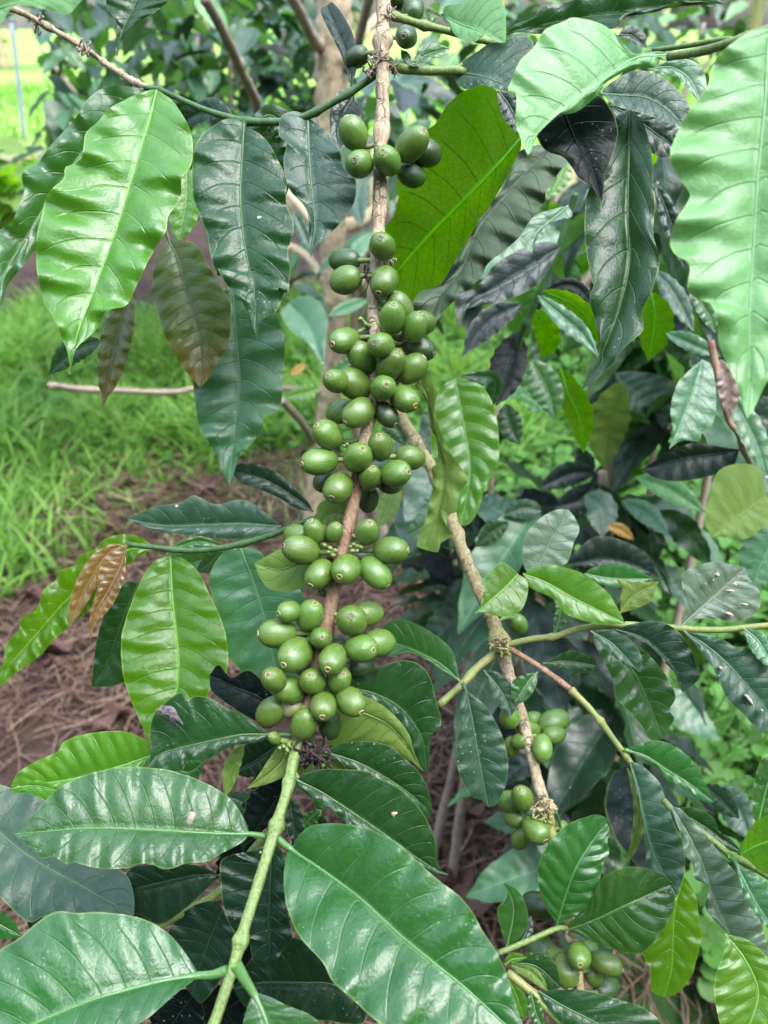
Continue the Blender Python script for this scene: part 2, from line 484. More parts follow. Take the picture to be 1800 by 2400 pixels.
def plain(name, c1, c2, scale, rough=0.8, bumpd=0.001, tw=0.0, tc=None, c3=None):
    b = NB(name)
    oc = b.obj()
    n = b.noise(oc, scale, 4, 0.6)
    col = b.mix(b.mrange(n, 0.35, 0.65), c1, c2)
    geo = b.n.new('ShaderNodeNewGeometry')
    ri = geo.outputs['Random Per Island']
    if c3:
        col = b.mix(b.mrange(ri, 0.0, 1.0), col, c3)
    hsv = b.n.new('ShaderNodeHueSaturation')
    b.put(hsv.inputs['Value'], b.mrange(ri, 0, 1, 0.5, 1.6)); b.l.new(col, hsv.inputs['Color'])
    pr = b.bsdf(hsv.outputs[0], rough, b.bump(n, bumpd), 0.15)
    if tw:
        tr = b.n.new('ShaderNodeBsdfTranslucent'); b.put(tr.inputs[0], tc)
        ms = b.n.new('ShaderNodeMixShader'); ms.inputs[0].default_value = tw
        b.l.new(pr, ms.inputs[1]); b.l.new(tr.outputs[0], ms.inputs[2]); pr = ms.outputs[0]
    return b.done(pr)


M_GRASS = plain('grass_blades', (0.08, 0.20, 0.03), (0.13, 0.27, 0.05), 8, 0.45, 0.0005, 0.35, (0.32, 0.66, 0.07), (0.13, 0.24, 0.05))
M_GRASSP = plain('pale_grass_blades', (0.14, 0.27, 0.06), (0.26, 0.34, 0.12), 8, 0.5, 0.0005, 0.3, (0.40, 0.6, 0.12), (0.30, 0.28, 0.14))
M_WEED = plain('weed_leaves', (0.045, 0.13, 0.025), (0.075, 0.18, 0.035), 8, 0.4, 0.0005, 0.3, (0.20, 0.42, 0.05), (0.06, 0.15, 0.03))
M_STRAW = plain('straw', (0.40, 0.285, 0.20), (0.17, 0.105, 0.075), 30, 0.8, 0.001, 0, None, (0.04, 0.022, 0.018))
M_LITTER = plain('dead_leaf', (0.075, 0.040, 0.032), (0.040, 0.022, 0.018), 30, 0.7, 0.002, 0, None, (0.11, 0.065, 0.052))
M_POST = plain('post_metal', (0.20, 0.23, 0.27), (0.26, 0.29, 0.33), 6, 0.6)
M_WIRE = plain('wire_metal', (0.10, 0.10, 0.10), (0.16, 0.15, 0.14), 6, 0.5)
M_WHITE = plain('white_dropping', (0.75, 0.75, 0.72), (0.8, 0.8, 0.78), 300, 0.8, 0.0003)
M_WITHER = plain('withered_tissue', (0.05, 0.04, 0.045), (0.15, 0.125, 0.125), 500, 0.9, 0.0012)
M_SCAR = plain('scar_tissue', (0.42, 0.36, 0.30), (0.30, 0.24, 0.17), 700, 0.8, 0.0006)


# ------------------------------------------------------------------ geometry builders
def prof(t):
    w = np.sin(np.pi * np.clip(t, 0, 1) ** 0.88) ** 0.80
    tail = np.clip((t - 0.86) / 0.14, 0, 1)
    return w * (1 - 0.35 * tail * (1 - tail) * 4 * 0.8)


def tube_geo(path, rad, sides=10, wob=0.0, cap=True, seed=0, knots=(), ridge=0.0):
    path = np.asarray(path, float); n = len(path)
    rad = np.asarray(rad, float)
    T = np.gradient(path, axis=0); T /= np.linalg.norm(T, axis=1)[:, None] + 1e-12
    ref = np.array([0.3, -0.8, 0.5])
    V = []
    a = np.linspace(0, 2 * np.pi, sides, endpoint=False)
    g = np.random.default_rng(seed + 11)
    f = g.normal(size=(4, 3)) * 260
    for i in range(n):
        s1 = np.cross(T[i], ref); s1 /= np.linalg.norm(s1) + 1e-12
        s2 = np.cross(T[i], s1)
        ring = np.cos(a)[:, None] * s1 + np.sin(a)[:, None] * s2
        r = rad[i]
        rr = r * (1 + ridge * np.cos(4 * a + 0.02 * i) + 0.5 * ridge * np.cos(7 * a + 1))
        if wob:
            pts = path[i] + ring * r
            rr = rr * (1 + wob * sum(np.sin(pts @ f[k] + k) for k in range(4)) * 0.5)
        V.append(path[i] + ring * rr[:, None])
    V = np.vstack(V)
    i, j = np.meshgrid(np.arange(n - 1), np.arange(sides), indexing='ij')
    q = np.stack([i * sides + j, i * sides + (j + 1) % sides, (i + 1) * sides + (j + 1) % sides, (i + 1) * sides + j], -1).reshape(-1, 4)
    if cap:
        V = np.vstack([V, path[:1], path[-1:]])
        j = np.arange(sides)
        c0 = np.stack([np.full(sides, n * sides), (j + 1) % sides, j, j], -1)
        c1 = np.stack([np.full(sides, n * sides + 1), (n - 1) * sides + j, (n - 1) * sides + (j + 1) % sides, (n - 1) * sides + (j + 1) % sides], -1)
        q = [list(f) for f in q] + [list(f[:3]) for f in c0] + [list(f[:3]) for f in c1]
    return V, q


def tube(name, pts, d, r, mat, parent, sides=12, n=None, wob=0.05, knots=(), seed=0, jag=0.0, world_pts=None, ridge=0.0):
    """pts: pixel string; d: depth or list; r: radius (m) or list; knots: (t, gain) swellings"""
    if world_pts is None:
        p = px(pts) if isinstance(pts, str) else np.asarray(pts, float)
        m = len(p)
        dd = np.interp(np.linspace(0, 1, m), np.linspace(0, 1, len(np.atleast_1d(d))), np.atleast_1d(d))
        w = P(p, dd)
    else:
        w = np.asarray(world_pts, float)
    L = np.linalg.norm(np.diff(w, axis=0), axis=1).sum()
    n = n or max(8, min(160, int(L / 0.003)))
    path = catmull(w, n)
    t = np.linspace(0, 1, n)
    rr = np.interp(t, np.linspace(0, 1, len(np.atleast_1d(r))), np.atleast_1d(r)).astype(float)
    for kt, kg in knots:
        rr *= 1 + kg * np.exp(-((t - kt) * L / (np.mean(rr) * 1.1)) ** 2)
    V, F = tube_geo(path, rr, sides, wob, True, seed, (), ridge)
    if jag:
        g = np.random.default_rng(seed)
        V[:n * sides] += g.normal(size=(n * sides, 3)) * jag
    return mesh(name, V, F, mat, parent, org=path[0])


LEAFN = [0]


def leaf_geo(mid, Lp, Rp, dm, wl=None, wr=None, foldL=0.004, foldR=0.004, bow=0.002, ruf=0.0022, nv=9, puff=0.0007,
             NT=44, NU=9, under=False, pet=None, prad=0.0011, seed=0, k=1.0, jag=0.0, twist=0.0, tipdrop=0.0):
    g = np.random.default_rng(seed)
    n = NT + 1
    m3 = np.column_stack([mid, np.interp(np.linspace(0, 1, len(mid)), np.linspace(0, 1, len(dm)), dm) * 1000])
    ms = catmull(m3, n)
    t = np.linspace(0, 1, n)
    mp, md = ms[:, :2], ms[:, 2] / 1000
    T = np.gradient(mp, axis=0); T /= np.linalg.norm(T, axis=1)[:, None] + 1e-9
    N2 = np.column_stack([-T[:, 1], T[:, 0]])

    def edge(E, w, sgn):
        if E is None:
            ww = w * prof(t) * (1 + 0.06 * np.sin(nv * 2 * np.pi * t * 0.8 + g.uniform(0, 6)) * (ruf > 0))
            ww[0] = ww[-1] = 0
            return mp + N2 * sgn * ww[:, None]
        return catmull(np.vstack([mid[:1], E, mid[-1:]]), n)
    Le, Re = edge(Lp, wl, 1), edge(Rp, wr if wr is not None else wl, -1)
    pr = prof(t)
    M3 = P(mp, md)
    length = np.linalg.norm(np.diff(M3, axis=0), axis=1).sum()

    def e3(E, fold, s):
        fr = nv * g.uniform(0.55, 0.8)
        ru = ruf * (np.sin(2 * np.pi * fr * t + g.uniform(0, 6)) + 0.5 * np.sin(2 * np.pi * fr * 1.7 * t + g.uniform(0, 6))) * np.clip(pr * 1.6, 0, 1)
        return P(E, md - fold * pr + ru + s * twist * pr)
    L3, R3 = e3(Le, foldL, 1), e3(Re, foldR, -1)
    us = np.concatenate([-np.linspace(1, 0, NU + 1), np.linspace(0, 1, NU + 1)[1:]])
    us = np.sign(us) * np.abs(us) ** 0.9
    grid = np.zeros((n, len(us), 3)); att = np.zeros((n, len(us), 3))
    side = R3 - L3
    Tn = np.gradient(M3, axis=0)
    nor = np.cross(Tn, side); nor /= np.linalg.norm(nor, axis=1)[:, None] + 1e-9
    # smooth the ends
    nor[0], nor[-1] = nor[2], nor[-3]
    if np.mean(np.einsum('ij,ij->i', nor, CAM - M3)) < 0:
        nor = -nor
    if under:
        nor = -nor
    lo = g.uniform(0, 6, 4)
    for j, u in enumerate(us):
        au = abs(u)
        E = L3 if u < 0 else R3
        base = M3 * (1 - au) + E * au
        ph = nv * (t ** 0.95) + (0.18 if u > 0 else 0) - 0.75 * au - 0.55 * au * au
        puf = 0.55 * puff * (-np.cos(2 * np.pi * ph)) * (min(1, au * 3.5)) * (1 - 0.45 * au) * np.clip(pr * 1.4, 0, 1)
        low = length * 0.0065 * (np.sin(7 * t + lo[0] + 2.3 * u) + 0.6 * np.sin(13 * t + lo[1] - 3.1 * u)) * au
        b = bow * 4 * au * (1 - au) * pr + puf + low * pr - 0.0004 * math.exp(-(au / 0.05) ** 2)
        grid[:, j] = base + nor * b[:, None]
        att[:, j, 0], att[:, j, 1], att[:, j, 2] = ph + 20, u, t
    V = grid.reshape(-1, 3)
    A = att.reshape(-1, 3)
    m = len(us)
    i, j = np.meshgrid(np.arange(n - 1), np.arange(m - 1), indexing='ij')
    F = np.stack([i * m + j, i * m + j + 1, (i + 1) * m + j + 1, (i + 1) * m + j], -1).reshape(-1, 4)
    # orient the faces with the top side
    c = len(F) // 2 + m // 4
    f = F[c]
    fn = np.cross(V[f[1]] - V[f[0]], V[f[3]] - V[f[0]])
    if np.dot(fn, nor[min(n - 1, c // (m - 1))]) < 0:
        F = F[:, ::-1]
    if pet is not None:
        pp, pd = pet
        w = P(pp, pd)
        w = np.vstack([w, M3[0], M3[min(6, n - 1)] - nor[2] * 0.0006])
        path = catmull(w, 16)
        r = np.linspace(prad * 1.25, prad * 0.7, 16)
        tv, tf = tube_geo(path, r, 7, 0.0, False)
        F = np.vstack([F, np.asarray(tf) + len(V)])
        V = np.vstack([V, tv])
        A = np.vstack([A, np.tile([[20.0, 0.0, 0.0]], (len(tv), 1))])
    # a raised midrib runs the length of the blade
    r = np.interp(t, [0, 1], [prad * 0.62, prad * 0.18]) * k
    tv, tf = tube_geo(M3 + nor * (-0.0002 if not under else 0.0001), r, 6, 0.0, False)
    F = np.vstack([F, np.asarray(tf) + len(V)])
    V = np.vstack([V, tv])
    A = np.vstack([A, np.tile([[20.0, 0.0, 0.5]], (len(tv), 1))])
    return V, F, A, M3, nor, (mp, md)


def leaf(parent, mat, mid, L=None, R=None, d=0.42, w=None, pet=None, label=None, spec=None, **kw):
    mp = px(mid)
    lw = lastwin(mid)
    Lp = px(L, lw) if L else None
    Rp = px(R, lw) if R else None
    kpx = WIN[lw][2]
    wl = wr = None
    if w is not None:
        w = np.atleast_1d(w) * kpx
        wl, wr = float(w[0]), float(w[-1])
    dm = np.atleast_1d(d).astype(float)
    LEAFN[0] += 1
    pt = None
    if pet:
        pp = px(pet, lw)
        pt = (pp, np.full(len(pp), dm[0]))
    far = np.mean(dm)
    scale = far / 0.4
    lenpx = np.linalg.norm(np.diff(mp, axis=0), axis=1).sum()
    size = lenpx * far / FPX / 0.13
    for key, v in (('ruf', 0.0013), ('puff', 0.0005), ('bow', 0.002), ('foldL', 0.004), ('foldR', 0.004)):
        kw[key] = kw.get(key, v) * min(1.3, size)
    if far > 0.5 and 'NT' not in kw:
        kw['NT'], kw['NU'] = 28, 6
    V, F, A, M3, nor, _ = leaf_geo(mp, Lp, Rp, dm, wl, wr, pet=pt, seed=LEAFN[0] * 13 + 5, **kw)
    o = mesh('leaf', V, F, LM[mat], parent, org=M3[0], attr=A)
    if label:
        o['label'] = label
    return o


def pushed(pxy, d, stem):
    pass

# cherries ------------------------------------------------------------------
def cherry_mesh(seed):
    g = np.random.default_rng(seed)
    nu, nv_ = 28, 18
    V = []
    lob = g.uniform(0.02, 0.05); ph = g.uniform(0, 6)
    for i in range(nv_ + 1):
        th = math.pi * i / nv_
        for j in range(nu):
            a = 2 * math.pi * j / nu
            r = math.sin(th) ** 0.92
            z = -math.cos(th) * 1.16
            rr = r * (1 + lob * math.cos(2 * a + ph) + 0.012 * math.sin(5 * a + 3 * th + ph))
            if i >= nv_ - 1:
                z -= 0.03
            V.append((rr * math.cos(a), rr * math.sin(a), z + 0.02 * math.sin(3 * a + ph) * r))
    F = []
    for i in range(nv_):
        for j in range(nu):
            F.append((i * nu + j, i * nu + (j + 1) % nu, (i + 1) * nu + (j + 1) % nu, (i + 1) * nu + j))
    V = np.array(V) * 0.0065 * np.array([0.97, 0.97, 1.0])
    me = bpy.data.meshes.new('coffee_cherry')
    me.from_pydata([tuple(v) for v in V], [], F)
    me.validate(); me.update()
    for p in me.polygons: p.use_smooth = True
    return me


def eye_mesh():
    # a small raised ring round a sunken centre
    prof_ = [(0.00105, -0.0002), (0.00098, 0.00012), (0.00080, 0.00022), (0.00062, 0.00014), (0.00050, -0.0001), (0.00030, -0.00012), (0.00018, 0.00006), (0.0, 0.0001)]
    nu = 16; V = []; F = []
    for r, z in prof_[:-1]:
        for j in range(nu):
            a = 2 * math.pi * j / nu
            w = 1 + 0.07 * math.sin(3 * a + 1)
            V.append((r * w * math.cos(a), r * w * math.sin(a), z))
    V.append((0, 0, prof_[-1][1]))
    for i in range(len(prof_) - 2):
        for j in range(nu):
            F.append((i * nu + j, i * nu + (j + 1) % nu, (i + 1) * nu + (j + 1) % nu, (i + 1) * nu + j))
    b = (len(prof_) - 2) * nu
    for j in range(nu):
        F.append((b + j, b + (j + 1) % nu, len(V) - 1))
    me = bpy.data.meshes.new('eye')
    me.from_pydata(V, [], F); me.update()
    for p in me.polygons: p.use_smooth = True
    return me


CHM = {k: [] for k in 'NDB'}
for k_, m_ in (('N', M_CH), ('D', M_CHD), ('B', M_CHB)):
    for s_ in range(4):
        me_ = cherry_mesh(s_); me_.materials.append(m_); CHM[k_].append(me_)
EYM = {}
for k_, m_ in (('N', M_EYE), ('D', M_EYED), ('O', M_EYEO)):
    me_ = eye_mesh(); me_.materials.append(m_); EYM[k_] = me_


def basis(z):
    z = z / np.linalg.norm(z)
    x = np.cross(z, np.array([0.31, 0.22, -0.92])); x /= np.linalg.norm(x)
    return np.column_stack([x, np.cross(z, x), z])


def quat(M):
    from mathutils import Matrix
    return Matrix(M.tolist()).to_quaternion()


def cherries(parent, items, stem_px, stem_d, stalks=True, gap=0.93):
    """items: 'win x y r nx ny [flags] [dd]' ; nx='-' when the eye is hidden. stem path gives where stalks start."""
    C = []
    sp = catmull(stem_px, 120); sd = np.interp(np.linspace(0, 1, 120), np.linspace(0, 1, len(stem_d)), stem_d)
    for k, it in enumerate(items):
        a = it.split()
        w, x, y, r = a[0], float(a[1]), float(a[2]), float(a[3])
        ox, oy, s = WIN[w]
        c = np.array([ox + x * s, oy + y * s]); rp = r * s * 1.04
        i = int(np.argmin(np.abs(sp[:, 1] - c[1]) + 0.3 * np.abs(sp[:, 0] - c[0])))
        base = sp[i]; d0 = sd[i]
        flags = a[6] if len(a) > 6 else ''
        hid = a[4] == '-'
        if hid:
            off = c - base
            off = off / (np.linalg.norm(off) + 1e-6)
            inpl = off * 0.75; z = -0.66
            if a[5] != '-':
                an = math.radians(float(a[5])); inpl = np.array([math.cos(an), math.sin(an)]) * 0.9; z = -0.43
        else:
            nv_ = np.array([ox + float(a[4]) * s, oy + float(a[5]) * s]) - c
            inpl = nv_ / (rp * 1.12)
            L = np.linalg.norm(inpl)
            if L > 0.95: inpl *= 0.95 / L; L = 0.95
            z = math.sqrt(1 - L * L)
        dist = np.linalg.norm(c - base)
        dep = d0 - 0.0085 * z - 0.001
        if abs(z) < 0.5 and dist < 60: dep = d0 - 0.008
        if hid: dep = d0 + 0.007
        dd = float(a[7]) * 0.001 if len(a) > 7 else 0
        dep += dd
        ax = inpl[0] * RGT - inpl[1] * UPV - z * FWD
        ax /= np.linalg.norm(ax)
        C.append(dict(c=c, r=rp, d=dep, ax=ax, hid=hid, flags=flags, sb=P(sp[min(119, i)], sd[i])[0], w0=dep))
    # neighbours settle against each other instead of sinking in
    for _ in range(40):
        for i in range(len(C)):
            for j in range(i + 1, len(C)):
                A, B = C[i], C[j]
                dpx = np.linalg.norm(A['c'] - B['c'])
                if dpx > A['r'] + B['r']: continue
                m = (A['d'] + B['d']) / 2
                need = (A['r'] + B['r']) * gap * m / FPX
                lat = dpx * m / FPX
                if need <= lat: continue
                nz = math.sqrt(need ** 2 - lat ** 2)
                dz = B['d'] - A['d']
                if abs(dz) < nz:
                    s = 1 if (dz > 0 or (dz == 0 and i < j)) else -1
                    q = (nz - abs(dz)) * 0.5
                    A['d'] -= s * q * 0.5; B['d'] += s * q * 0.5
    for k, c in enumerate(C):
        w = P(c['c'], c['d'])[0]
        R_ = c['r'] * c['d'] / FPX
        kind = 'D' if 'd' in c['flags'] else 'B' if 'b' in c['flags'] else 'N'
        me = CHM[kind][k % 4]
        sc_ = R_ / 0.0065
        M = basis(c['ax'])
        o = bpy.data.objects.new('coffee_cherry', me)
        sc.collection.objects.link(o); o.parent = parent
        o.location = tuple(w - ORG[parent.name]); o.rotation_mode = 'QUATERNION'; o.rotation_quaternion = quat(M)
        ln = 1.06 + 0.16 * ((k * 5) % 4) / 3
        o.scale = (sc_, sc_, sc_ * ln)
        ORG[o.name] = w
        if kind == 'B': o['label'] = 'small brownish coffee cherry that is drying up'
        if not c['hid'] or 'e' in c['flags']:
            ek = 'O' if 'o' in c['flags'] else ('D' if kind == 'D' or k % 5 == 1 else 'N')
            e = bpy.data.objects.new('fruit_eye', EYM[ek])
            sc.collection.objects.link(e); e.parent = o
            e.location = (0, 0, 0.0065 * 1.115)
            q = (1.35 + 0.3 * ((k * 7) % 5) / 5) / max(sc_, 0.7) ** 0.5
            e.scale = (q, q, q)
            if ek == 'O': e['label'] = 'orange browned eye of the fruit'
        if stalks:
            b0 = w - c['ax'] * R_ * 1.12
            s0 = c['sb']
            if np.linalg.norm(b0 - s0) > 0.001:
                midp = (b0 + s0) / 2 - c['ax'] * 0.002
                pth = catmull(np.array([s0, midp, b0 + c['ax'] * 0.0015]), 8)
                V, F = tube_geo(pth, np.linspace(0.0011, 0.0015, 8), 7, 0.05, False, k)
                # in the fruit's own frame, so that it stays with the fruit
                Vl = ((V - w) @ M) / np.array([sc_, sc_, sc_ * ln])
                so = mesh('fruit_stalk', Vl + w, F, M_STALK, None, org=w)
                so.parent = o; so.location = (0, 0, 0)


def buds(parent, win, pts, d, r=0.0012, mat=None, name='flower_bud', seed=0):
    g = np.random.default_rng(seed)
    for (x, y) in px(pts, win):
        w = P((x, y), d)[0]
        V = []; F = []
        ax = g.normal(size=3) * 0.6 - FWD; M = basis(ax)
        nu, nw = 8, 6
        for i in range(nw + 1):
            th = math.pi * i / nw
            for j in range(nu):
                a = 2 * math.pi * j / nu
                q = np.array([math.sin(th) * math.cos(a), math.sin(th) * math.sin(a), -1.5 * math.cos(th)]) * r * g.uniform(0.9, 1.1)
                V.append(w + M @ q)
        for i in range(nw):
            for j in range(nu):
                F.append((i * nu + j, i * nu + (j + 1) % nu, (i + 1) * nu + (j + 1) % nu, (i + 1) * nu + j))
        mesh(name, V, F, mat or M_BUD, parent, org=w)


def crumple(parent, name, c, d, r, mat, seed=0, spikes=16):
    """dried flower remains: a knot of thin withered strands"""
    g = np.random.default_rng(seed)
    w = P(c, d)[0]
    V = []; F = []; k = 0
    for s in range(spikes):
        v = g.normal(size=3); v /= np.linalg.norm(v)
        e = w + v * r * g.uniform(0.6, 1.1)
        m = w + v * r * 0.5 + g.normal(size=3) * r * 0.3
        tv, tf = tube_geo(catmull(np.array([w, m, e]), 7), np.linspace(r * 0.09, r * g.uniform(0.03, 0.13), 7), 5, 0.2, True, s)
        V.append(tv); F += [[i + k for i in f] for f in tf]; k += len(tv)
    return mesh(name, np.vstack(V), F, mat, parent, org=w)


def patch(parent, name, pts, d, mat, label, seed=0, lift=0.0012):
    """small irregular scab lying on a leaf (fan of a pixel outline, slightly domed)"""
    p = px(pts); g = np.random.default_rng(seed)
    q = catmull(np.vstack([p, p[:1]]), 28)[:-1]
    c = q.mean(0); V = [P(c, d - lift)[0]]; F = []
    n = len(q)
    for f in (0.5, 1.0):
        for v in q:
            V.append(P(c + (v - c) * f + g.normal(size=2) * 0.4, d - lift * (1.0 if f < 1 else 0.2) + g.normal() * 0.0002)[0])
    for j in range(n):
        F.append((0, 1 + j, 1 + (j + 1) % n))
        F.append((1 + j, 1 + n + j, 1 + n + (j + 1) % n, 1 + (j + 1) % n))
    o = mesh(name, V, F, mat, parent, org=V[0])
    return o


# ================================================================== THE MAIN FRUITING BRANCH
T1 = empty('coffee_branch', P((890, 0), 0.415)[0], 'long tan coffee branch hung with dense clusters of green cherries, its lower end green', 'coffee branch')
STEM = px('W:828,-60 828,0 826,120 827,230 821,340 819,470 811,600 808,690 812,760 806,850 792,930 775,1015 757,1110 740,1195 718,1290 702,1370 684,1460 662,1540 645,1600')
STD = [0.418, 0.416, 0.413, 0.41, 0.408, 0.405, 0.402, 0.400, 0.398, 0.397, 0.396, 0.396, 0.395, 0.394, 0.393, 0.392, 0.390, 0.388, 0.386]
def seg(a, b): return STEM[a:b], STD[a:b]
s0 = tube('bark_stem', STEM[:12], STD[:12], [0.0037, 0.0036, 0.0034, 0.0032, 0.0031, 0.0033], M_BARK, T1, 20, 150, 0.10, knots=((0.145, 0.42), (0.335, 0.25), (0.50, 0.2), (0.66, 0.3)), seed=3, jag=0.00010)
s1 = tube('bark_stem', STEM[11:], STD[11:], [0.0033, 0.0031, 0.0032, 0.0036, 0.0032, 0.0028], M_RED, T1, 18, 110, 0.08, knots=((0.32, 0.35), (0.62, 0.3), (0.97, 0.5)), seed=4, jag=0.00008)
s0['label'] = 'pale tan cracked bark, upper part of the branch'
s1['label'] = 'reddish brown bark between the lower clusters'
GS = px('W:645,1598 632,1650 622,1700 607,1750 590,1805 570,1870 548,1940 526,2010 505,2085 483,2150 455,2230 420,2310')
GSD = list(np.linspace(0.386, 0.305, 12))
s2 = tube('green_stem', GS, GSD, [0.0026, 0.0024, 0.0024, 0.0026, 0.0024, 0.0023, 0.0023, 0.0025], M_GREEN, T1, 28, 170, 0.05, knots=((0.16, 0.3), (0.31, 0.6), (0.66, 0.6)), seed=5, ridge=0.05, jag=0.00003)
s2['label'] = 'smooth green growing end of the branch'

# upper left shoot with its leaves
tube('side_shoot', 'N:1625,310 1610,332 1520,395 1430,447 1340,495 1230,525 1070,525 980,505 860,465 740,410 680,385 625,380', [0.412, 0.418, 0.425, 0.43, 0.435], [0.0019, 0.0018, 0.0020, 0.0016, 0.0014], M_DGREEN, T1, 12, knots=((0.13, 0.4), (0.55, 0.35), (0.28, 0.4), (0.93, 0.3)))
leaf(T1, 'B', 'A:870,500 W:322,260 300,330 255,480 205,620 D:430,430 395,610 388,655',
     'A:820,505 640,590 540,680 480,735 465,780 450,870 400,905 355,920 350,985 285,1040 250,1090 235,1180 205,1300 205,1500 235,1640 D:255,270 315,380 350,470 375,530 385,600',
     'A:905,520 980,590 1060,740 1072,880 1045,950 1010,995 1000,1110 935,1200 920,1290 850,1400 770,1560 D:765,140 710,260 630,285 580,310 545,390 480,460 425,510 398,590',
     d=[0.428, 0.41, 0.39, 0.375], ruf=0.0030, puff=0.0010, nv=11, foldL=0.006, foldR=0.002, NT=80, NU=14, label='large glossy bright green leaf with wavy edges')
leaf(T1, 'D', 'A:1355,695 1343,900 1335,1100 1350,1300 1385,1500 D:1408,150 1425,447',
     'A:1330,665 1250,660 1150,720 1090,800 1068,950 1075,1100 1110,1200 1150,1290 1168,1400 1210,1540 D:1200,60 1275,180 1340,240 1375,340 1410,410',
     'A:1375,712 1430,735 1490,790 1550,900 1590,1000 1590,1120 1632,1250 1600,1400 1612,1500 1600,1640 D:1590,180 1540,300 1460,350 1435,420',
     d=[0.422, 0.41, 0.405], nv=10, ruf=0.0018, puff=0.0009, NT=70, NU=12, pet='N:1062,520')
leaf(T1, 'S', 'B:288,655 295,850 310,1050 325,1250 302,1435',
     'B:260,628 200,618 140,650 128,755 172,800 152,900 185,1050 265,1140 293,1220 292,1330',
     'B:330,680 400,740 460,830 490,930 552,990 550,1110 505,1200 420,1290 350,1350 318,1400',
     d=[0.423, 0.415, 0.41], nv=8, ruf=0.0024, puff=0.0004, pet='B:290,640', spots=None) if False else \
leaf(T1, 'S', 'B:288,655 295,850 310,1050 325,1250 302,1435',
     'B:260,628 200,618 140,650 128,755 172,800 152,900 185,1050 265,1140 293,1220 292,1330',
     'B:330,680 400,740 460,830 490,930 552,990 550,1110 505,1200 420,1290 350,1350 318,1400',
     d=[0.423, 0.415, 0.41], nv=8, ruf=0.0024, puff=0.0004, pet='B:290,640', label='dull grey green leaf with a notched edge')
leaf(T1, 'D', 'A:1400,690 1500,640 1590,730 1610,900', w=70, d=[0.435, 0.44], ruf=0.003)
leaf(T1, 'D', 'A:1400,700 1480,800 1560,960 1590,1080', w=95, d=[0.44, 0.445], ruf=0.002)
leaf(T1, 'G', 'A:830,492 620,660 430,880 260,1130 100,1390 0,1560 -60,1700',
     'A:750,485 600,480 490,545 430,640 290,795 200,915 122,965 130,1090 60,1225 -40,1330 -90,1500',
     'A:850,640 700,900 500,1200 300,1350 195,1395 130,1475 45,1580 25,1659 -10,1720',
     d=[0.445, 0.43, 0.40], nv=11, ruf=0.003, foldL=0.008, foldR=-0.002, NT=70, NU=10, label='long dark green leaf hanging behind the bright one')
leaf(T1, 'K', 'A:1300,650 1150,625 1060,650 1010,690', 'A:1270,600 1190,542 1090,570 1010,600', 'A:1200,660 1120,680 1050,705', d=[0.435, 0.45], ruf=0.001)
leaf(T1, 'K', 'B:530,490 510,330 450,170 395,30', 'B:505,400 468,295 420,200 375,110 358,50', 'B:555,400 560,330 545,210 500,110 430,15', d=[0.425, 0.43, 0.44], foldL=-0.002, foldR=0.008, nv=8)
leaf(T1, 'K', 'B:535,545 490,630 455,720 465,832', 'B:500,505 450,515 415,600 408,690 415,760', 'B:575,590 583,680 540,740 490,800', d=[0.428, 0.42], nv=6, pet='B:528,505')
# bronze young leaves below that shoot
leaf(T1, 'Y', 'A:935,1325 990,1450 1045,1640 D:1080,320 1120,520 1112,732',
     'A:900,1380 860,1440 842,1580 D:838,200 880,310 900,400 940,490 1000,600 1075,690',
     'A:1040,1340 1110,1380 1150,1460 1230,1600 D:1270,230 1282,320 1270,480 1210,590 1150,690',
     d=[0.48, 0.47, 0.465], nv=11, puff=0.0016, ruf=0.001, pet='A:900,1200', label='young bronze leaf with deep corrugations')
leaf(T1, 'Y', 'D:720,180 680,330 630,540 572,830', w=88, d=[0.49, 0.48], nv=10, label='narrow young bronze leaf')
leaf(T1, 'T', 'D:1290,160 1310,450 1330,700 1310,900 1290,1100 1275,1272',
     'D:1180,250 1100,450 1072,700 1085,820 1110,950 1150,1020 1210,1110 1235,1200',
     'D:1420,220 1530,320 1580,480 1570,700 1550,850 1462,890 1460,960 1380,1060 1330,1100 1308,1180',
     d=[0.50, 0.49, 0.485], nv=10, puff=0.0012, ruf=0.003, label='blue green leaf with whitish sheen and ragged tip')
leaf(T1, 'D', 'D:560,470 400,530 270,660', w=70, d=[0.53, 0.54])
leaf(T1, 'B', 'A:1035,930 1030,1130 985,1360', w=90, d=[0.52, 0.52])
# right-hand shoots at the top
tube('side_shoot', 'B:735,80 850,115 930,140 1060,170 1200,210 1320,238', [0.415, 0.42, 0.43], [0.0021, 0.0019, 0.0017], M_GREEN, T1, 12, knots=((0.07, 0.3), (0.33, 0.5)))
tube('side_shoot', 'B:740,358 860,385 1000,392 1100,390 1165,398', [0.412, 0.415], [0.0026, 0.0023, 0.0024, 0.0018], M_GREEN, T1, 12, knots=((0.2, 0.2), (0.86, 0.35)))
tube('leaf_stalk', 'B:1095,388 1150,360 1240,335', [0.414, 0.42], [0.0014, 0.0012], M_GREEN, T1, 10)
leaf(T1, 'D', 'B:930,155 950,110 955,70 1040,100', w=30, d=0.42, nv=4)
leaf(T1, 'P', 'S:290,110 400,175 520,220 650,275 780,328', 'S:300,55 350,38 470,12 570,-40 700,-60 775,60 782,200', 'S:340,190 385,270 465,322 540,320 600,285 650,278 700,318 745,335', d=[0.43, 0.41, 0.40], foldL=0.012, foldR=0.004, nv=9, puff=0.0003, ruf=0.001, pet='S:180,215 200,160')
leaf(T1, 'G', 'B:870,355 940,310 1010,285 1075,270', 'B:890,300 930,250 990,238 1045,255', 'B:930,350 990,325 1040,318', d=0.415, nv=5, ruf=0.0005)
leaf(T1, 'G', 'B:855,360 840,320 805,275', w=[22, 30], d=0.41, nv=4, ruf=0.0005)
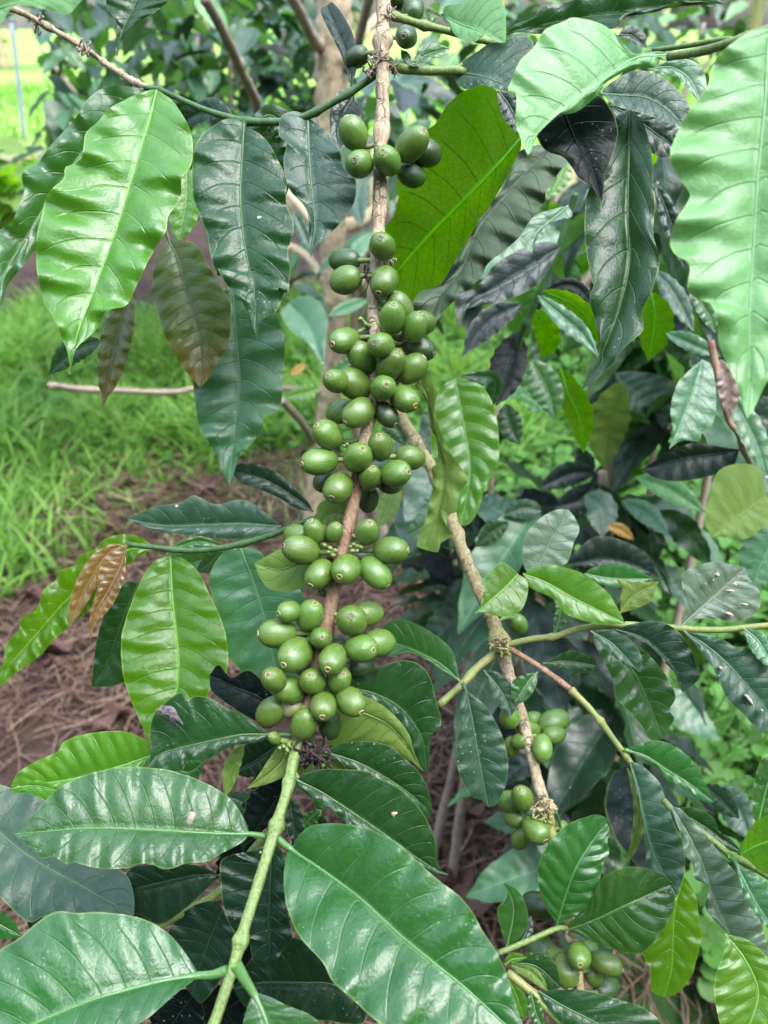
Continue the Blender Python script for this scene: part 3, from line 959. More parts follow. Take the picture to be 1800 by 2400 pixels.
leaf(T1, 'G', 'B:850,362 900,345 910,300', w=[18, 24], d=0.409, nv=4, ruf=0.0005)
leaf(T1, 'S', 'S:375,560 500,575 620,600 730,640 860,680', 'S:400,545 460,470 560,400 650,340 760,320 860,285 980,310 1000,480', 'S:375,600 405,645 460,690 520,682 600,655 660,680 720,700 800,706', d=[0.42, 0.405, 0.40], foldL=0.010, foldR=0.002, nv=9, puff=0.0003, ruf=0.0012, pet='S:330,560')
# long narrow leaf seen from below, folded, on the right of the clusters
leaf(T1, 'O', 'E:905,690 965,830 1000,960 1030,1070 1050,1200 1030,1350 980,1500 890,1612',
     'E:880,715 930,770 958,860 968,960 1008,1000 1010,1140 972,1180 985,1260 960,1400 930,1500 895,1580',
     'E:960,630 990,760 1000,880 1040,1000 1085,1100 1172,1240 1120,1320 1112,1415 1065,1440 1058,1500 1092,1550 1020,1600 1020,1645 940,1632',
     d=[0.415, 0.42], foldL=-0.003, foldR=0.010, nv=12, puff=0.0003, ruf=0.0025, under=False, label='narrow yellowish leaf hanging twisted with frilled edges')
leaf(T1, 'U', 'B:1475,760 1310,950 1140,1130 950,1320 790,1500 715,1600',
     'B:1440,640 1380,540 1270,468 1160,500 1080,560 1030,630 990,690 920,740 860,830 800,930 778,1030 790,1100 760,1210 718,1262 735,1340 730,1430',
     'B:1462,860 1380,1010 1300,1140 1190,1320 1100,1460 1030,1570 930,1630 885,1690 800,1650',
     d=[0.455, 0.445, 0.435], under=True, foldL=-0.004, foldR=-0.002, nv=9, puff=0.0005, ruf=0.002, NT=60, NU=12, label='broad leaf lit from behind, glowing yellow green')

# lower leaves
leaf(T1, 'O', 'H:600,235 400,270 250,320 108,285', 'H:500,420 400,420 300,442 200,430 150,382', 'H:520,180 380,190 270,200 170,250', d=[0.40, 0.41], nv=6, ruf=0.001)
leaf(T1, 'O', 'E:560,1470 480,1420 400,1440 340,1500', w=[95, 60], d=[0.405, 0.41], nv=6)
leaf(T1, 'O', 'H:560,330 530,400 515,475', w=[50, 50], d=[0.408, 0.408], nv=4)
leaf(T1, 'D', 'H:630,975 780,1012 930,1100 1040,1260 1065,1450',
     'H:650,912 750,890 850,842 960,823 1040,858 1088,925 1120,1050 1147,1150 1137,1200 1090,1240 1082,1380',
     'H:720,1040 850,1110 950,1210 985,1300 1035,1420', d=[0.405, 0.412, 0.415], nv=10, puff=0.0006, ruf=0.0012, NT=60, NU=12, foldL=0.002)
leaf(T1, 'O', 'H:580,1060 720,1120 850,1180 950,1290 1045,1440',
     'H:650,1000 800,1062 905,1150 972,1240 995,1330', 'H:480,1200 520,1290 640,1285 800,1290 900,1330 1000,1400', d=[0.40, 0.408, 0.41], nv=9, puff=0.0004, ruf=0.001, foldR=-0.004, label='pale folded leaf underside below the lowest cherries')
leaf(T1, 'O', 'H:430,1320 520,1380 620,1440', w=[70, 60], d=[0.40, 0.405])
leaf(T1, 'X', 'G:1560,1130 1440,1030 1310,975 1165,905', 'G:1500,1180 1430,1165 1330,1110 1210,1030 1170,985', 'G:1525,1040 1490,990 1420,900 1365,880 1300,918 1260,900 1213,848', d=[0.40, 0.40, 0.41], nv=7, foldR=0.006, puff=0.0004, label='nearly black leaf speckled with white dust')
dl = leaf(T1, 'D', 'G:1505,1236 1350,1237 1200,1267 1000,1312 880,1350 820,1418',
     'G:1440,1195 1350,1130 1240,1080 1180,1040 1090,1020 1030,1047 1010,998 950,1030 895,1075 862,1110 835,1200 838,1330',
     'G:1460,1270 1400,1282 1270,1310 1130,1390 1050,1380 1000,1442 900,1432', d=[0.385, 0.378, 0.372], nv=10, puff=0.0005, ruf=0.0016, NT=60, NU=12, pet='G:1620,1238', label='dark leaf with yellow midrib and a withered grey patch')
patch(dl, 'withered_patch', 'G:872,1105 905,1075 965,1085 985,1120 1010,1165 1022,1190 985,1165 955,1178 930,1130 885,1122', 0.3705, M_WITHER, '', 1, 0.0025)
leaf(T1, 'O', 'H:335,1270 262,1390 180,1465 68,1536', 'H:260,1270 220,1330 185,1380 125,1470', 'H:365,1350 300,1440 250,1482 160,1518', d=[0.392, 0.385], nv=6, puff=0.0002, label='pale yellow green pointed leaf')
leaf(T1, 'O', 'H:500,1330 430,1380 330,1432', w=[60, 75], d=[0.396, 0.392], nv=6)
leaf(T1, 'O', 'J:1355,108 1295,220 1255,400', w=[48, 42], d=[0.40, 0.40], nv=6)
leaf(T1, 'D', 'K:510,150 700,215 900,330 1040,440 1090,512', 'K:540,125 600,100 720,90 850,110 940,180 1030,270 1080,380 1098,480', 'K:640,250 800,360 930,440 1030,500', d=[0.392, 0.395], nv=9, puff=0.0009, NT=56, NU=11, pet='K:440,80 330,60')
lf = leaf(T1, 'D', 'K:345,305 480,372 650,482 800,585 900,655 1040,755 1182,832',
     'K:370,280 400,268 480,245 600,243 740,254 780,282 900,340 1000,430 1070,530 1112,640 1128,760 1148,812',
     'K:342,345 395,380 438,425 460,468 530,465 600,530 750,620 900,720 1000,780 1100,822', d=[0.378, 0.372, 0.37], nv=11, puff=0.0006, NT=64, NU=12, pet='K:322,275', label='dark leaf with small pink and white spots and a chewed lower edge')
patch(lf, 'scar', 'K:865,485 900,478 905,490 880,510', 0.3705, M_SCAR, '', 2)
big = leaf(T1, 'G', 'K:318,690 480,800 630,910 740,1000 900,1150 1080,1300 1280,1460 1500,1659 1650,1790',
     'K:335,640 365,600 430,555 540,543 680,558 800,600 900,650 1000,740 1120,850 1250,950 1330,1050 1370,1130 1450,1250 1510,1380 1545,1500 1600,1659 1640,1740',
     'K:288,720 270,850 278,950 310,1080 380,1200 490,1320 540,1420 640,1510 760,1620 900,1720 1100,1800 1400,1840', d=[0.36, 0.335, 0.31, 0.295], foldL=-0.004, foldR=0.014, nv=10, puff=0.0010, ruf=0.0014, NT=90, NU=16, pet='K:235,625 280,665', prad=0.0015, label='largest glossy green leaf, crossing the bottom of the frame')
patch(big, 'scar', 'K:960,1320 1000,1302 1028,1330 1015,1375 975,1365', 0.3135, M_SCAR, '', 3)
ll = leaf(T1, 'G', 'J:1385,603 1200,600 1000,590 700,575 450,573 250,590 72,602',
     'J:1368,545 1300,430 1200,350 1050,280 900,240 700,233 550,258 400,310 290,380 195,485 120,570',
     'J:1345,650 1240,708 1150,757 1040,765 960,792 900,795 830,765 760,770 700,792 560,796 450,772 400,755 368,770 300,730 230,738 165,670 100,625', d=[0.362, 0.355, 0.352, 0.35], foldL=-0.016, foldR=0.014, nv=12, puff=0.0006, ruf=0.0012, NT=80, NU=13, pet='J:1470,615', label='oval mid green leaf with a straight pale midrib and dusty marks')
patch(ll, 'scar', 'J:1035,530 1050,500 1068,480 1085,490 1075,525 1050,555', 0.3485, M_SCAR, '', 4)
leaf(T1, 'G', 'J:1095,1390 900,1420 700,1470 500,1530 200,1655 -100,1790',
     'J:1085,1350 1030,1270 950,1170 850,1100 750,1060 560,1033 430,1040 310,1033 200,1100 100,1190 0,1250 -150,1420',
     'J:1060,1430 980,1490 900,1560 800,1640 600,1740 300,1860 0,1900', d=[0.325, 0.315, 0.305], foldL=-0.022, foldR=0.018, nv=9, puff=0.0008, ruf=0.001, NT=70, NU=13, pet='J:1262,1360 1180,1385', prad=0.0017, label='broad pale green leaf with a thick stalk')
leaf(T1, 'G', 'K:100,1480 150,1580 190,1700 210,1850', 'K:140,1490 200,1510 300,1560 420,1610 500,1700 420,1800', 'K:85,1530 60,1600 40,1700 80,1800', d=[0.305, 0.295], nv=7, puff=0.0005, pet='K:5,1325 50,1400', prad=0.002)
leaf(T1, 'K', 'K:205,650 197,850 190,1100 205,1430', 'K:110,690 -64,740 -79,850 -64,1000 -14,1130 76,1200 100,1300 160,1370', 'K:265,700 290,800 280,950 305,1080 320,1180 262,1260 225,1330', d=[0.40, 0.395], nv=11, puff=0.0004, ruf=0.0016, NT=56)
leaf(T1, 'X', 'K:300,300 220,430 130,560 80,640', w=[140, 60], d=[0.41, 0.41], nv=8)
leaf(T1, 'K', 'K:300,400 325,540 340,690', w=[40, 60], d=[0.405, 0.40], nv=6)
tube('leaf_stalk', 'H:330,1495 345,1480 320,1440', [0.380, 0.380], [0.0017, 0.0017], M_YGREEN, T1, 10)

T1_CH = [  # window x y r eye_x eye_y flags depth_mm
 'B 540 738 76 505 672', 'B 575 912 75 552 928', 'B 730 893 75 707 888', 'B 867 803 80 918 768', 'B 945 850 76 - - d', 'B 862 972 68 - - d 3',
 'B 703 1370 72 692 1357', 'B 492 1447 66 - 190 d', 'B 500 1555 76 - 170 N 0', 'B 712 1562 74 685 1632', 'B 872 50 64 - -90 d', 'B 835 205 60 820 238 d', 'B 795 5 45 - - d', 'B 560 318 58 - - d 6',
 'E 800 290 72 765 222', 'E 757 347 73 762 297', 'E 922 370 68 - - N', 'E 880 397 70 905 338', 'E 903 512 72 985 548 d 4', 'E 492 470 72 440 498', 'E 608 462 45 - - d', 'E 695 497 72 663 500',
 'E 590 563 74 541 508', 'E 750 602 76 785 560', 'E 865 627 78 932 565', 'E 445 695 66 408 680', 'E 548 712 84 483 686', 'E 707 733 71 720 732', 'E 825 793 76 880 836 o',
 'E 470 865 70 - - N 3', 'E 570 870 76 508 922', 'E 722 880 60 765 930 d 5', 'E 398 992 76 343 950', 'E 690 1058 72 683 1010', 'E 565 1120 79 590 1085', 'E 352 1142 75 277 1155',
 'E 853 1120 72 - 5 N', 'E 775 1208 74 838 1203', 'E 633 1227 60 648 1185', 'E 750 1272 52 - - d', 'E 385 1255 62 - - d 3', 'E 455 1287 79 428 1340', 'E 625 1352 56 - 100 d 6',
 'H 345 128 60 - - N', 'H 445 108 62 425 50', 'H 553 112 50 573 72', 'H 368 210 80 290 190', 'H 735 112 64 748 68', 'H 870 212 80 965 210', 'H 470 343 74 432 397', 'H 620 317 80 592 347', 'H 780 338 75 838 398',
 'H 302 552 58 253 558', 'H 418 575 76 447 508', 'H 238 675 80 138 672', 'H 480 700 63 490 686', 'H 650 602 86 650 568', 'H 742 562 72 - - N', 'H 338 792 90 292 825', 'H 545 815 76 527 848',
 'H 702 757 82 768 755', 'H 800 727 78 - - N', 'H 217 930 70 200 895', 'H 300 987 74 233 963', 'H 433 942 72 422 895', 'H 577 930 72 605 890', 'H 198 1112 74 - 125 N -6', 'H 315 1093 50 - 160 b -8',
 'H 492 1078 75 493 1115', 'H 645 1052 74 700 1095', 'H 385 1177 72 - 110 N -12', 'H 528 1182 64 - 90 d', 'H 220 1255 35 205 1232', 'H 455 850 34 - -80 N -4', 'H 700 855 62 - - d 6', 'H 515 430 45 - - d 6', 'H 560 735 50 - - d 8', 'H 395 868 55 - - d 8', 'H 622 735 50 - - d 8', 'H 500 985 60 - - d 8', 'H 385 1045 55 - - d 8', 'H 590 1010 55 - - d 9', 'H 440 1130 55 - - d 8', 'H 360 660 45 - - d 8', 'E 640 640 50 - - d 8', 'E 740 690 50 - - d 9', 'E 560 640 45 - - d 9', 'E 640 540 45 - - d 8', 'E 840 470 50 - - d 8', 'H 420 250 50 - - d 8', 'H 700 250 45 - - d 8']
cherries(T1, T1_CH, STEM, STD)
buds(T1, 'H', 'H:640,195 662,180 680,190 655,215 680,215 700,195 560,215 530,200 500,185 545,240 520,225', 0.386, 0.0011, seed=1)
buds(T1, 'E', 'E:505,1045 495,1055 660,820 610,380 580,350', 0.39, 0.0010, seed=2)
buds(T1, 'H', 'H:270,1300 290,1320 250,1310 300,1295', 0.38, 0.0011, seed=3)
tube('dry_spur', 'E:635,395 605,372 572,345', [0.398, 0.395], [0.0012, 0.0010, 0.0014], M_GREEN, T1, 8)
tube('dry_spur', 'E:640,400 600,405 565,425', [0.400, 0.398], [0.0013, 0.0011], M_STALK, T1, 8)
crumple(T1, 'dried_flower', (px('H:460,1345')[0]), 0.381, 0.0085, M_DEAD, 1, 30)
crumple(T1, 'dried_flower', (px('H:382,1330')[0]), 0.382, 0.0060, M_DEAD, 2, 14)
crumple(T1, 'dried_flower', (px('B:610,1530')[0]), 0.398, 0.0050, M_DEAD, 3, 8)
crumple(T1, 'dry_bract', (px('B:690,325')[0]), 0.4085, 0.0060, M_GREYT, 4, 16)
crumple(T1, 'dry_bract', (px('B:640,380')[0]), 0.411, 0.0060, M_GREYT, 5, 14)
crumple(T1, 'dry_bract', (px('B:765,370')[0]), 0.410, 0.0050, M_GREYT, 6, 12)
crumple(T1, 'dry_bract', (px('B:745,75')[0]), 0.412, 0.0050, M_GREYT, 7, 12)
crumple(T1, 'dry_bract', (px('B:745,1450')[0]), 0.404, 0.0040, M_GREYT, 8, 9)
crumple(T1, 'dry_bract', (px('H:310,1310')[0]), 0.382, 0.0045, M_STALK, 9, 9)

# ================================================================== SHOOT BEHIND ON THE LEFT
T5 = empty('coffee_branch', P(px('G:1659,70')[0], 0.45)[0], 'slender dark green side branch behind the clusters, ending in two young bronze leaves', 'coffee branch')
tube('stem', 'G:1760,30 1659,70 1500,130 1330,180 1150,210 1000,212 850,195 715,180', [0.44, 0.452, 0.46], [0.0018, 0.0017, 0.0014], M_DGREEN, T5, 12, knots=((0.4, 0.4), (0.75, 0.4)))
leaf(T5, 'S', 'D:1560,1502 1300,1487 1000,1500 850,1490 695,1455', 'D:1490,1440 1380,1362 1300,1358 1200,1382 1120,1345 1070,1330 1000,1370 860,1390 800,1420 740,1442', 'D:1480,1550 1300,1570 1200,1566 1000,1545 870,1530 780,1490', d=[0.48, 0.475], nv=10, ruf=0.001)
leaf(T5, 'K', 'D:1740,1420 1600,1315 1450,1235 1288,1195', 'D:1700,1350 1600,1255 1500,1180 1380,1150 1305,1165', 'D:1640,1400 1560,1350 1450,1300 1340,1262', d=[0.50, 0.50], nv=9)
leaf(T5, 'L', 'G:946,235 955,450 975,650 990,850 965,1050 828,1280',
     'G:870,265 800,350 740,480 700,600 675,720 682,900 720,1030 760,1120 800,1215', 'G:1015,258 1100,330 1160,450 1220,580 1258,700 1268,850 1240,920 1180,960 1100,1100 900,1240', d=[0.46, 0.445, 0.43], nv=10, puff=0.0013, ruf=0.0012, NT=60, NU=12, pet='G:948,212', label='bright yellow green drooping leaf')
leaf(T5, 'T', 'G:1330,195 1400,370 1470,600 1520,830 1560,960', 'G:1260,205 1190,290 1160,400 1200,520 1240,650 1270,800 1400,920', 'G:1440,215 1500,290 1640,390 1720,560 1730,750 1680,900', d=[0.475, 0.48], nv=10, puff=0.0009, pet='G:1325,180', label='large dull blue green leaf behind the cherries')
leaf(T5, 'G', 'G:958,205 1100,165 1245,190', w=[34, 30], d=[0.463, 0.465], nv=6)
leaf(T5, 'G', 'G:1240,215 1050,290 850,270', w=[70, 60], d=[0.49, 0.50], nv=8)
leaf(T5, 'D', 'G:1230,215 1160,290 1090,330', w=[50, 50], d=[0.485, 0.49], nv=8)
leaf(T5, 'L', 'G:848,200 700,215 520,340 350,510 200,680 80,815 -45,945',
     'G:840,180 750,130 650,128 570,158 540,200 450,238 415,295 330,330 310,380 245,430 200,540 120,590 103,660 30,740 22,830 -10,880', 'G:815,225 740,270 650,350 550,500 380,640 300,710 210,810 100,885 60,920 0,965', d=[0.475, 0.46, 0.45], nv=13, puff=0.0008, ruf=0.0030, NT=80, NU=12, label='long bright green leaf with frilled edges pointing down left')
leaf(T5, 'Z', 'G:690,188 600,230 510,360 440,500 383,640', 'G:620,178 520,230 445,340 402,450 382,560', 'G:655,220 580,320 530,420 460,540', d=[0.455, 0.448], nv=10, puff=0.0008, ruf=0.0008, label='young bronze leaf, plain side')
leaf(T5, 'Z', 'G:703,180 672,300 600,440 530,560 500,712', 'G:660,200 575,262 548,340 540,430 508,530 498,620', 'G:700,240 692,350 655,460 590,560 535,620', d=[0.447, 0.44], nv=15, puff=0.0016, ruf=0.0008, label='young bronze leaf with pale shining stripes')
leaf(T5, 'D', 'G:770,390 680,600 590,850 508,972', 'G:690,395 600,520 540,700 520,850', 'G:800,450 780,700 740,900 640,962', d=[0.50, 0.50], nv=9)

# ================================================================== UPPER RIGHT BRANCH, CLOSE TO THE CAMERA
T2 = empty('coffee_branch', P(px('C:1750,130')[0], 0.31)[0], 'green branch with two big pale mint leaves and dark glossy leaves hanging under them', 'coffee branch')
tube('stem', 'C:2000,60 1800,110 1700,150 1480,228 1300,282 1105,315', [0.285, 0.30, 0.33], [0.0019, 0.0018, 0.0017], M_GREEN, T2, 12, knots=((0.45, 0.35),))
tube('side_stem', 'C:1480,228 1400,220 1200,255 1020,280', [0.325, 0.36], [0.0013, 0.0010], M_GREEN, T2, 10)
l2 = leaf(T2, 'P', 'C:1110,305 930,320 800,400 700,480 560,580 440,680 350,780 325,862',
     'C:1050,285 880,298 830,200 750,140 650,105 570,95 535,112 440,150 400,190 360,260 280,340 245,420 222,470 212,510 255,518 258,600 255,680 285,770 312,835',
     'C:1100,345 1050,330 1022,380 910,372 860,400 755,462 740,492 700,540 600,615 500,642 430,692 370,765 345,840', d=[0.335, 0.32, 0.31], foldL=0.004, foldR=-0.006, nv=9, puff=0.0005, ruf=0.002, NT=80, NU=14, label='pale mint leaf with a white dropping on it')
patch(l2, 'white_dropping', 'C:245,435 262,418 285,435 292,465 275,475 252,460', 0.3165, M_WHITE, '', 5, 0.001)
leaf(T2, 'P', 'C:1690,150 1660,250 1640,600 1600,1000 1570,1500 F:1555,300 1555,600 1550,800 1543,905',
     'C:1600,165 1520,200 1400,290 1350,370 1320,480 1220,620 1150,750 1118,870 1160,960 1228,1060 1220,1110 1150,1230 1118,1330 1140,1400 1222,1470 1208,1600 F:1210,190 1260,240 1340,270 1372,350 1382,470 1430,600 1490,720 1520,830',
     'C:1750,160 1850,300 1950,600 1980,900 1960,1300 F:1880,200 1800,420 1720,600 1655,700 1590,830', d=[0.275, 0.27, 0.262], nv=12, puff=0.0009, ruf=0.0022, NT=100, NU=16, foldL=0.002, label='very large pale leaf with scalloped edge at the right border')
leaf(T2, 'D', 'C:205,185 400,140 620,100 900,70 1200,30 1420,20', 'C:250,140 350,100 400,40 480,22 560,10 610,-20 700,-80 900,-120 1200,-100', 'C:300,178 400,190 600,185 800,165 870,95 1050,60 1150,10 1290,5 1390,30', d=[0.47, 0.45], nv=10, ruf=0.002)
leaf(T2, 'X', 'C:480,470 540,655 600,800 690,970 735,1118', 'C:400,580 360,700 385,780 430,840 520,870 570,930 610,990 680,1040 715,1090', 'C:700,520 780,600 822,700 820,780 790,870 755,960 745,1060', d=[0.36, 0.375, 0.37], nv=8, puff=0.0003, ruf=0.0008, label='nearly black pointed leaf, dark reflection put into its colour')
leaf(T2, 'K', 'C:160,505 230,600 320,780', w=[60, 60], d=[0.40, 0.40])
leaf(T2, 'D', 'C:890,600 885,900 880,1200 890,1440 F:845,250 785,420 705,610 620,745',
     'C:800,680 750,950 680,1020 648,1100 640,1250 650,1400 682,1560 F:690,170 668,240 700,370 730,480 722,560 665,660',
     'C:960,680 1012,850 1016,1000 1030,1150 1022,1300 1058,1450 1030,1560 F:1050,60 1012,200 960,300 968,400 900,470 822,550 800,590 740,650 680,705', d=[0.385, 0.37, 0.36], nv=8, puff=0.0006, ruf=0.0012, NT=90, NU=13, foldL=0.003, foldR=0.012, label='long dark glossy leaf hanging straight down')
leaf(T2, 'S', 'C:735,520 850,530 960,538 1060,580 1130,640 1200,715', 'C:760,480 850,420 940,393 1080,430 1180,520 1225,600 1215,670', 'C:820,590 920,620 1040,655 1120,690', d=[0.375, 0.37], nv=9, puff=0.0006, foldL=0.002, foldR=0.012)
leaf(T2, 'K', 'C:785,585 950,680 1060,760 1190,850', 'C:900,600 1000,640 1100,670 1190,740', 'C:830,690 895,740 920,800 1000,842 1060,872 1130,865', d=[0.40, 0.39], nv=8, puff=0.0012, ruf=0.002)
leaf(T2, 'T', 'C:1000,385 1120,375 1220,440 1290,565', 'C:1100,340 1200,328 1270,360 1312,430 1318,530', 'C:1080,415 1150,425 1210,490 1262,550', d=[0.41, 0.405], nv=7, puff=0.0004)
leaf(T2, 'K', 'C:830,195 900,200 985,265', w=[30, 60], d=0.43, nv=5)
leaf(T2, 'V', 'C:470,800 300,975 160,1120 40,1270 E:1150,60 1080,150 1000,270 938,452',
     'C:400,800 290,830 240,920 190,1040 90,1200 0,1330 E:1110,30 1080,120 1000,180 920,190 868,268 900,330 930,400',
     'C:520,850 545,900 490,960 480,1000 430,1050 410,1130 330,1240 280,1320 190,1400 100,1470 70,1540 0,1600 E:1110,240 1020,340 960,430', d=[0.44, 0.43, 0.42], nv=11, puff=0.0006, ruf=0.003, NT=70, NU=12, foldL=-0.002, foldR=0.010, label='long narrow grey leaf with a violet sheen behind the backlit one')
leaf(T2, 'T', 'Q:1100,-60 960,60 850,160 820,312', 'Q:1000,-40 860,10 780,90 730,180 760,270', 'Q:1130,20 1000,60 940,90 890,190 850,220', d=[0.50, 0.49], nv=8)

# ================================================================== DARK SHOOT BEHIND IT
T9 = empty('coffee_branch', P(px('Q:1140,-80')[0], 0.60)[0], 'dark branch in shade with hanging blackish leaves, behind the glossy leaves on the right', 'coffee branch')
tube('stem', 'Q:1160,-160 1110,0 1040,220 960,420 830,720 740,930 700,1100', [0.60, 0.62, 0.66], [0.0026, 0.0024, 0.0022], M_DGREEN, T9, 10, knots=((0.42, 0.2), (0.78, 0.7)))
leaf(T9, 'V', 'Q:1045,262 800,420 550,570 350,690 242,905', 'Q:980,215 820,240 700,290 520,410 400,560 240,640 222,740', 'Q:1000,340 900,510 780,605 560,700 450,712 320,745 262,810', d=[0.60, 0.58], nv=9, puff=0.0010, ruf=0.002)
leaf(T9, 'V', 'Q:740,705 520,810 380,950 282,1105', w=[95, 110], d=[0.64, 0.62], nv=8)
leaf(T9, 'X', 'Q:720,920 650,1150 600,1330 540,1500', w=[150, 140], d=[0.66, 0.64], nv=9)
leaf(T9, 'U', 'Q:850,750 920,880 940,1000 900,1140', w=[100, 110], d=[0.64, 0.65], under=True, nv=7)
leaf(T9, 'T', 'Q:865,640 1050,800 1200,930 1340,1115', w=[80, 75], d=[0.60, 0.58], nv=9)
leaf(T9, 'U', 'Q:900,600 1120,700 1250,820 1330,1010', w=[80, 80], d=[0.63, 0.63], under=True, nv=9)
leaf(T9, 'X', 'Q:920,610 1080,560 1190,590 1300,720', w=[60, 60], d=[0.66, 0.66])
leaf(T9, 'G', 'Q:815,1140 880,1260 960,1430 990,1600', w=[140, 130], d=[0.70, 0.70], nv=9)
leaf(T9, 'U', 'Q:1040,1200 1100,1400 1180,1580 F:635,1095', w=[70, 90], d=[0.72, 0.70], under=True, nv=9)
leaf(T9, 'B', 'E:1105,680 1155,950 1188,1200 1140,1500',
     'E:1020,740 985,900 975,1100 1050,1250 1110,1380 1112,1470', 'E:1250,720 1322,850 1352,1050 1332,1180 1275,1280 1232,1420 1180,1490', d=[0.56, 0.55], nv=9, puff=0.0022, ruf=0.001, NT=50, NU=12, label='matt bright green leaf with strong ribs')
leaf(T9, 'D', 'E:1300,850 1330,700 1250,670 1130,665', w=[40, 60], d=[0.62, 0.6])
leaf(T9, 'D', 'F:200,820 230,950 280,1050', w=[70, 70], d=0.7)
leaf(T9, 'B', 'C:540,870 500,980 430,1110', w=[40, 60], d=[0.72, 0.72])
leaf(T9, 'G', 'E:840,1560 960,1480 1010,1340', w=[70, 80], d=[0.60, 0.62])
leaf(T9, 'O', 'E:690,1500 760,1330 800,1250', w=[60, 60], d=[0.60, 0.62])
leaf(T9, 'D', 'E:700,950 780,960 830,1050', w=[60, 60], d=[0.66, 0.66])

# ================================================================== CENTRE RIGHT TAN BRANCH
T3 = empty('coffee_branch', P(px('W:862,890')[0], 0.50)[0], 'pale mossy branch right of the fruit clusters, forking at a yellow lichened node', 'coffee branch')
S3 = px('W:825,820 862,890 900,960 935,1020 970,1110 1000,1190 1030,1262 1060,1330 1083,1395 1100,1460 1125,1540 1145,1620 1165,1700 1183,1760 1196,1830 1215,1930 1238,2030 1250,2110 1258,2190 1262,2290')
S3D = list(np.linspace(0.53, 0.43, 20))
tube('stem', S3[:9], S3D[:9], [0.0038, 0.0038, 0.0040, 0.0042], M_MOSS, T3, 16, 130, 0.12, knots=((0.25, 0.25), (0.6, 0.25), (0.985, 0.6)), seed=21, jag=0.00022)
tube('stem', S3[8:14], S3D[8:14], [0.0042, 0.0034, 0.0032, 0.0036], M_BARK, T3, 16, 90, 0.06, knots=((0.02, 0.4), (0.97, 0.8)), seed=22, jag=0.00010)
tube('stem', S3[13:], S3D[13:], [0.0030, 0.0026, 0.0024, 0.0022], M_MOSS, T3, 12, 90, 0.08, knots=((0.45, 0.5), ), seed=23, jag=0.00010)
crumple(T3, 'lichen_tuft', px('I:180,745')[0], 0.473, 0.0075, M_MOSS, 11, 70)
crumple(T3, 'lichen_tuft', px('M:415,470')[0], 0.456, 0.0075, M_MOSS, 12, 50)
tube('side_shoot', 'H:1470,765 1340,870 1275,945 1200,1015 1135,1075', [0.478, 0.465, 0.46], [0.0026, 0.0022, 0.0021], M_YGREEN, T3, 12, knots=((0.5, 0.4),))
tube('side_shoot', 'I:200,740 350,706 480,690 600,650 740,632 900,628 1100,640 1200,650 1400,655 1550,640 1750,622', [0.472, 0.46, 0.45, 0.44], [0.0019, 0.0018, 0.0017], M_YGREEN, T3, 12, knots=((0.18, 0.4), (0.35, 0.4), (0.47, 0.3), (0.66, 0.3)))
tube('side_shoot', 'I:210,750 400,868 560,985 640,1062 725,1160 800,1262 862,1345 905,1410', [0.472, 0.455, 0.45], [0.0017, 0.0018, 0.0015], M_RED, T3, 12, 60, knots=((0.25, 0.2),))
tube('side_shoot', 'I:560,985 640,1062 725,1160 800,1262 862,1345 900,1400', [0.4585, 0.451, 0.449], [0.0018, 0.0018, 0.0016], M_YGREEN, T3, 12, 50, knots=((0.03, 0.4), (0.45, 0.5), (0.9, 0.3)))
leaf(T3, 'S', 'H:1280,985 1305,1080 1335,1250 1365,1420 1410,1640', 'H:1255,1060 1248,1200 1228,1370 1268,1500 1325,1585 1370,1600', 'H:1385,1070 1440,1150 1490,1255 1518,1400 1500,1530 1452,1625', d=[0.455, 0.45], nv=10, puff=0.0005, ruf=0.001, NT=56, NU=11, pet='H:1265,950', label='dull dark leaf with a brown chewed tip')
leaf(T3, 'G', 'H:1250,940 1150,850 1020,780 900,735 790,720', 'H:1235,860 1200,760 1110,680 990,615 890,598 820,640', 'H:1150,885 1050,812 950,780 860,800', d=[0.455, 0.475], nv=9, puff=0.0004, ruf=0.001)
leaf(T3, 'B', 'I:270,345 200,420 120,490 28,563', 'I:245,320 190,280 150,300 90,360 78,450 62,520', 'I:318,380 325,450 290,540 220,578 150,577 80,558', d=[0.455, 0.445], nv=7, puff=0.0004, ruf=0.001)
leaf(T3, 'B', 'I:298,345 420,390 560,470 700,540 865,618', 'I:370,303 480,298 600,330 700,390 780,460 835,555', 'I:340,420 430,462 480,492 530,562 600,592 700,618 800,622', d=[0.455, 0.45], nv=9, puff=0.0006, ruf=0.001, label='glossy bright green leaf lying almost level')
leaf(T3, 'W', 'I:380,310 440,180 500,80 548,-15', 'I:310,320 298,180 330,100 400,30 480,-12', 'I:500,300 550,270 580,170 612,100 585,30', d=[0.475, 0.48], nv=8, puff=0.0003)
leaf(T3, 'G', 'I:470,672 490,620 505,540 470,440', w=[45, 30], d=[0.468, 0.475])
leaf(T3, 'S', 'I:672,662 780,722 860,800 948,892', 'I:780,655 880,700 942,770 966,845', 'I:700,695 770,772 850,842 912,865', d=[0.445, 0.44], nv=7)
leaf(T3, 'G', 'I:690,690 830,800 920,900 990,1050 1075,1262', 'I:690,720 740,822 800,940 812,1022 870,1090 960,1190 1000,1262', 'I:900,720 1050,850 1110,940 1146,1030 1112,1100 1140,1150 1102,1210', d=[0.47, 0.465], nv=10, puff=0.0008, ruf=0.0016)
leaf(T3, 'K', 'I:815,655 950,695 1050,775 1130,865 1185,1000', 'I:900,622 1030,605 1130,640 1220,740 1262,850 1272,930', 'I:900,692 1000,745 1080,832 1140,892 1162,955', d=[0.445, 0.44], nv=9, puff=0.0006)
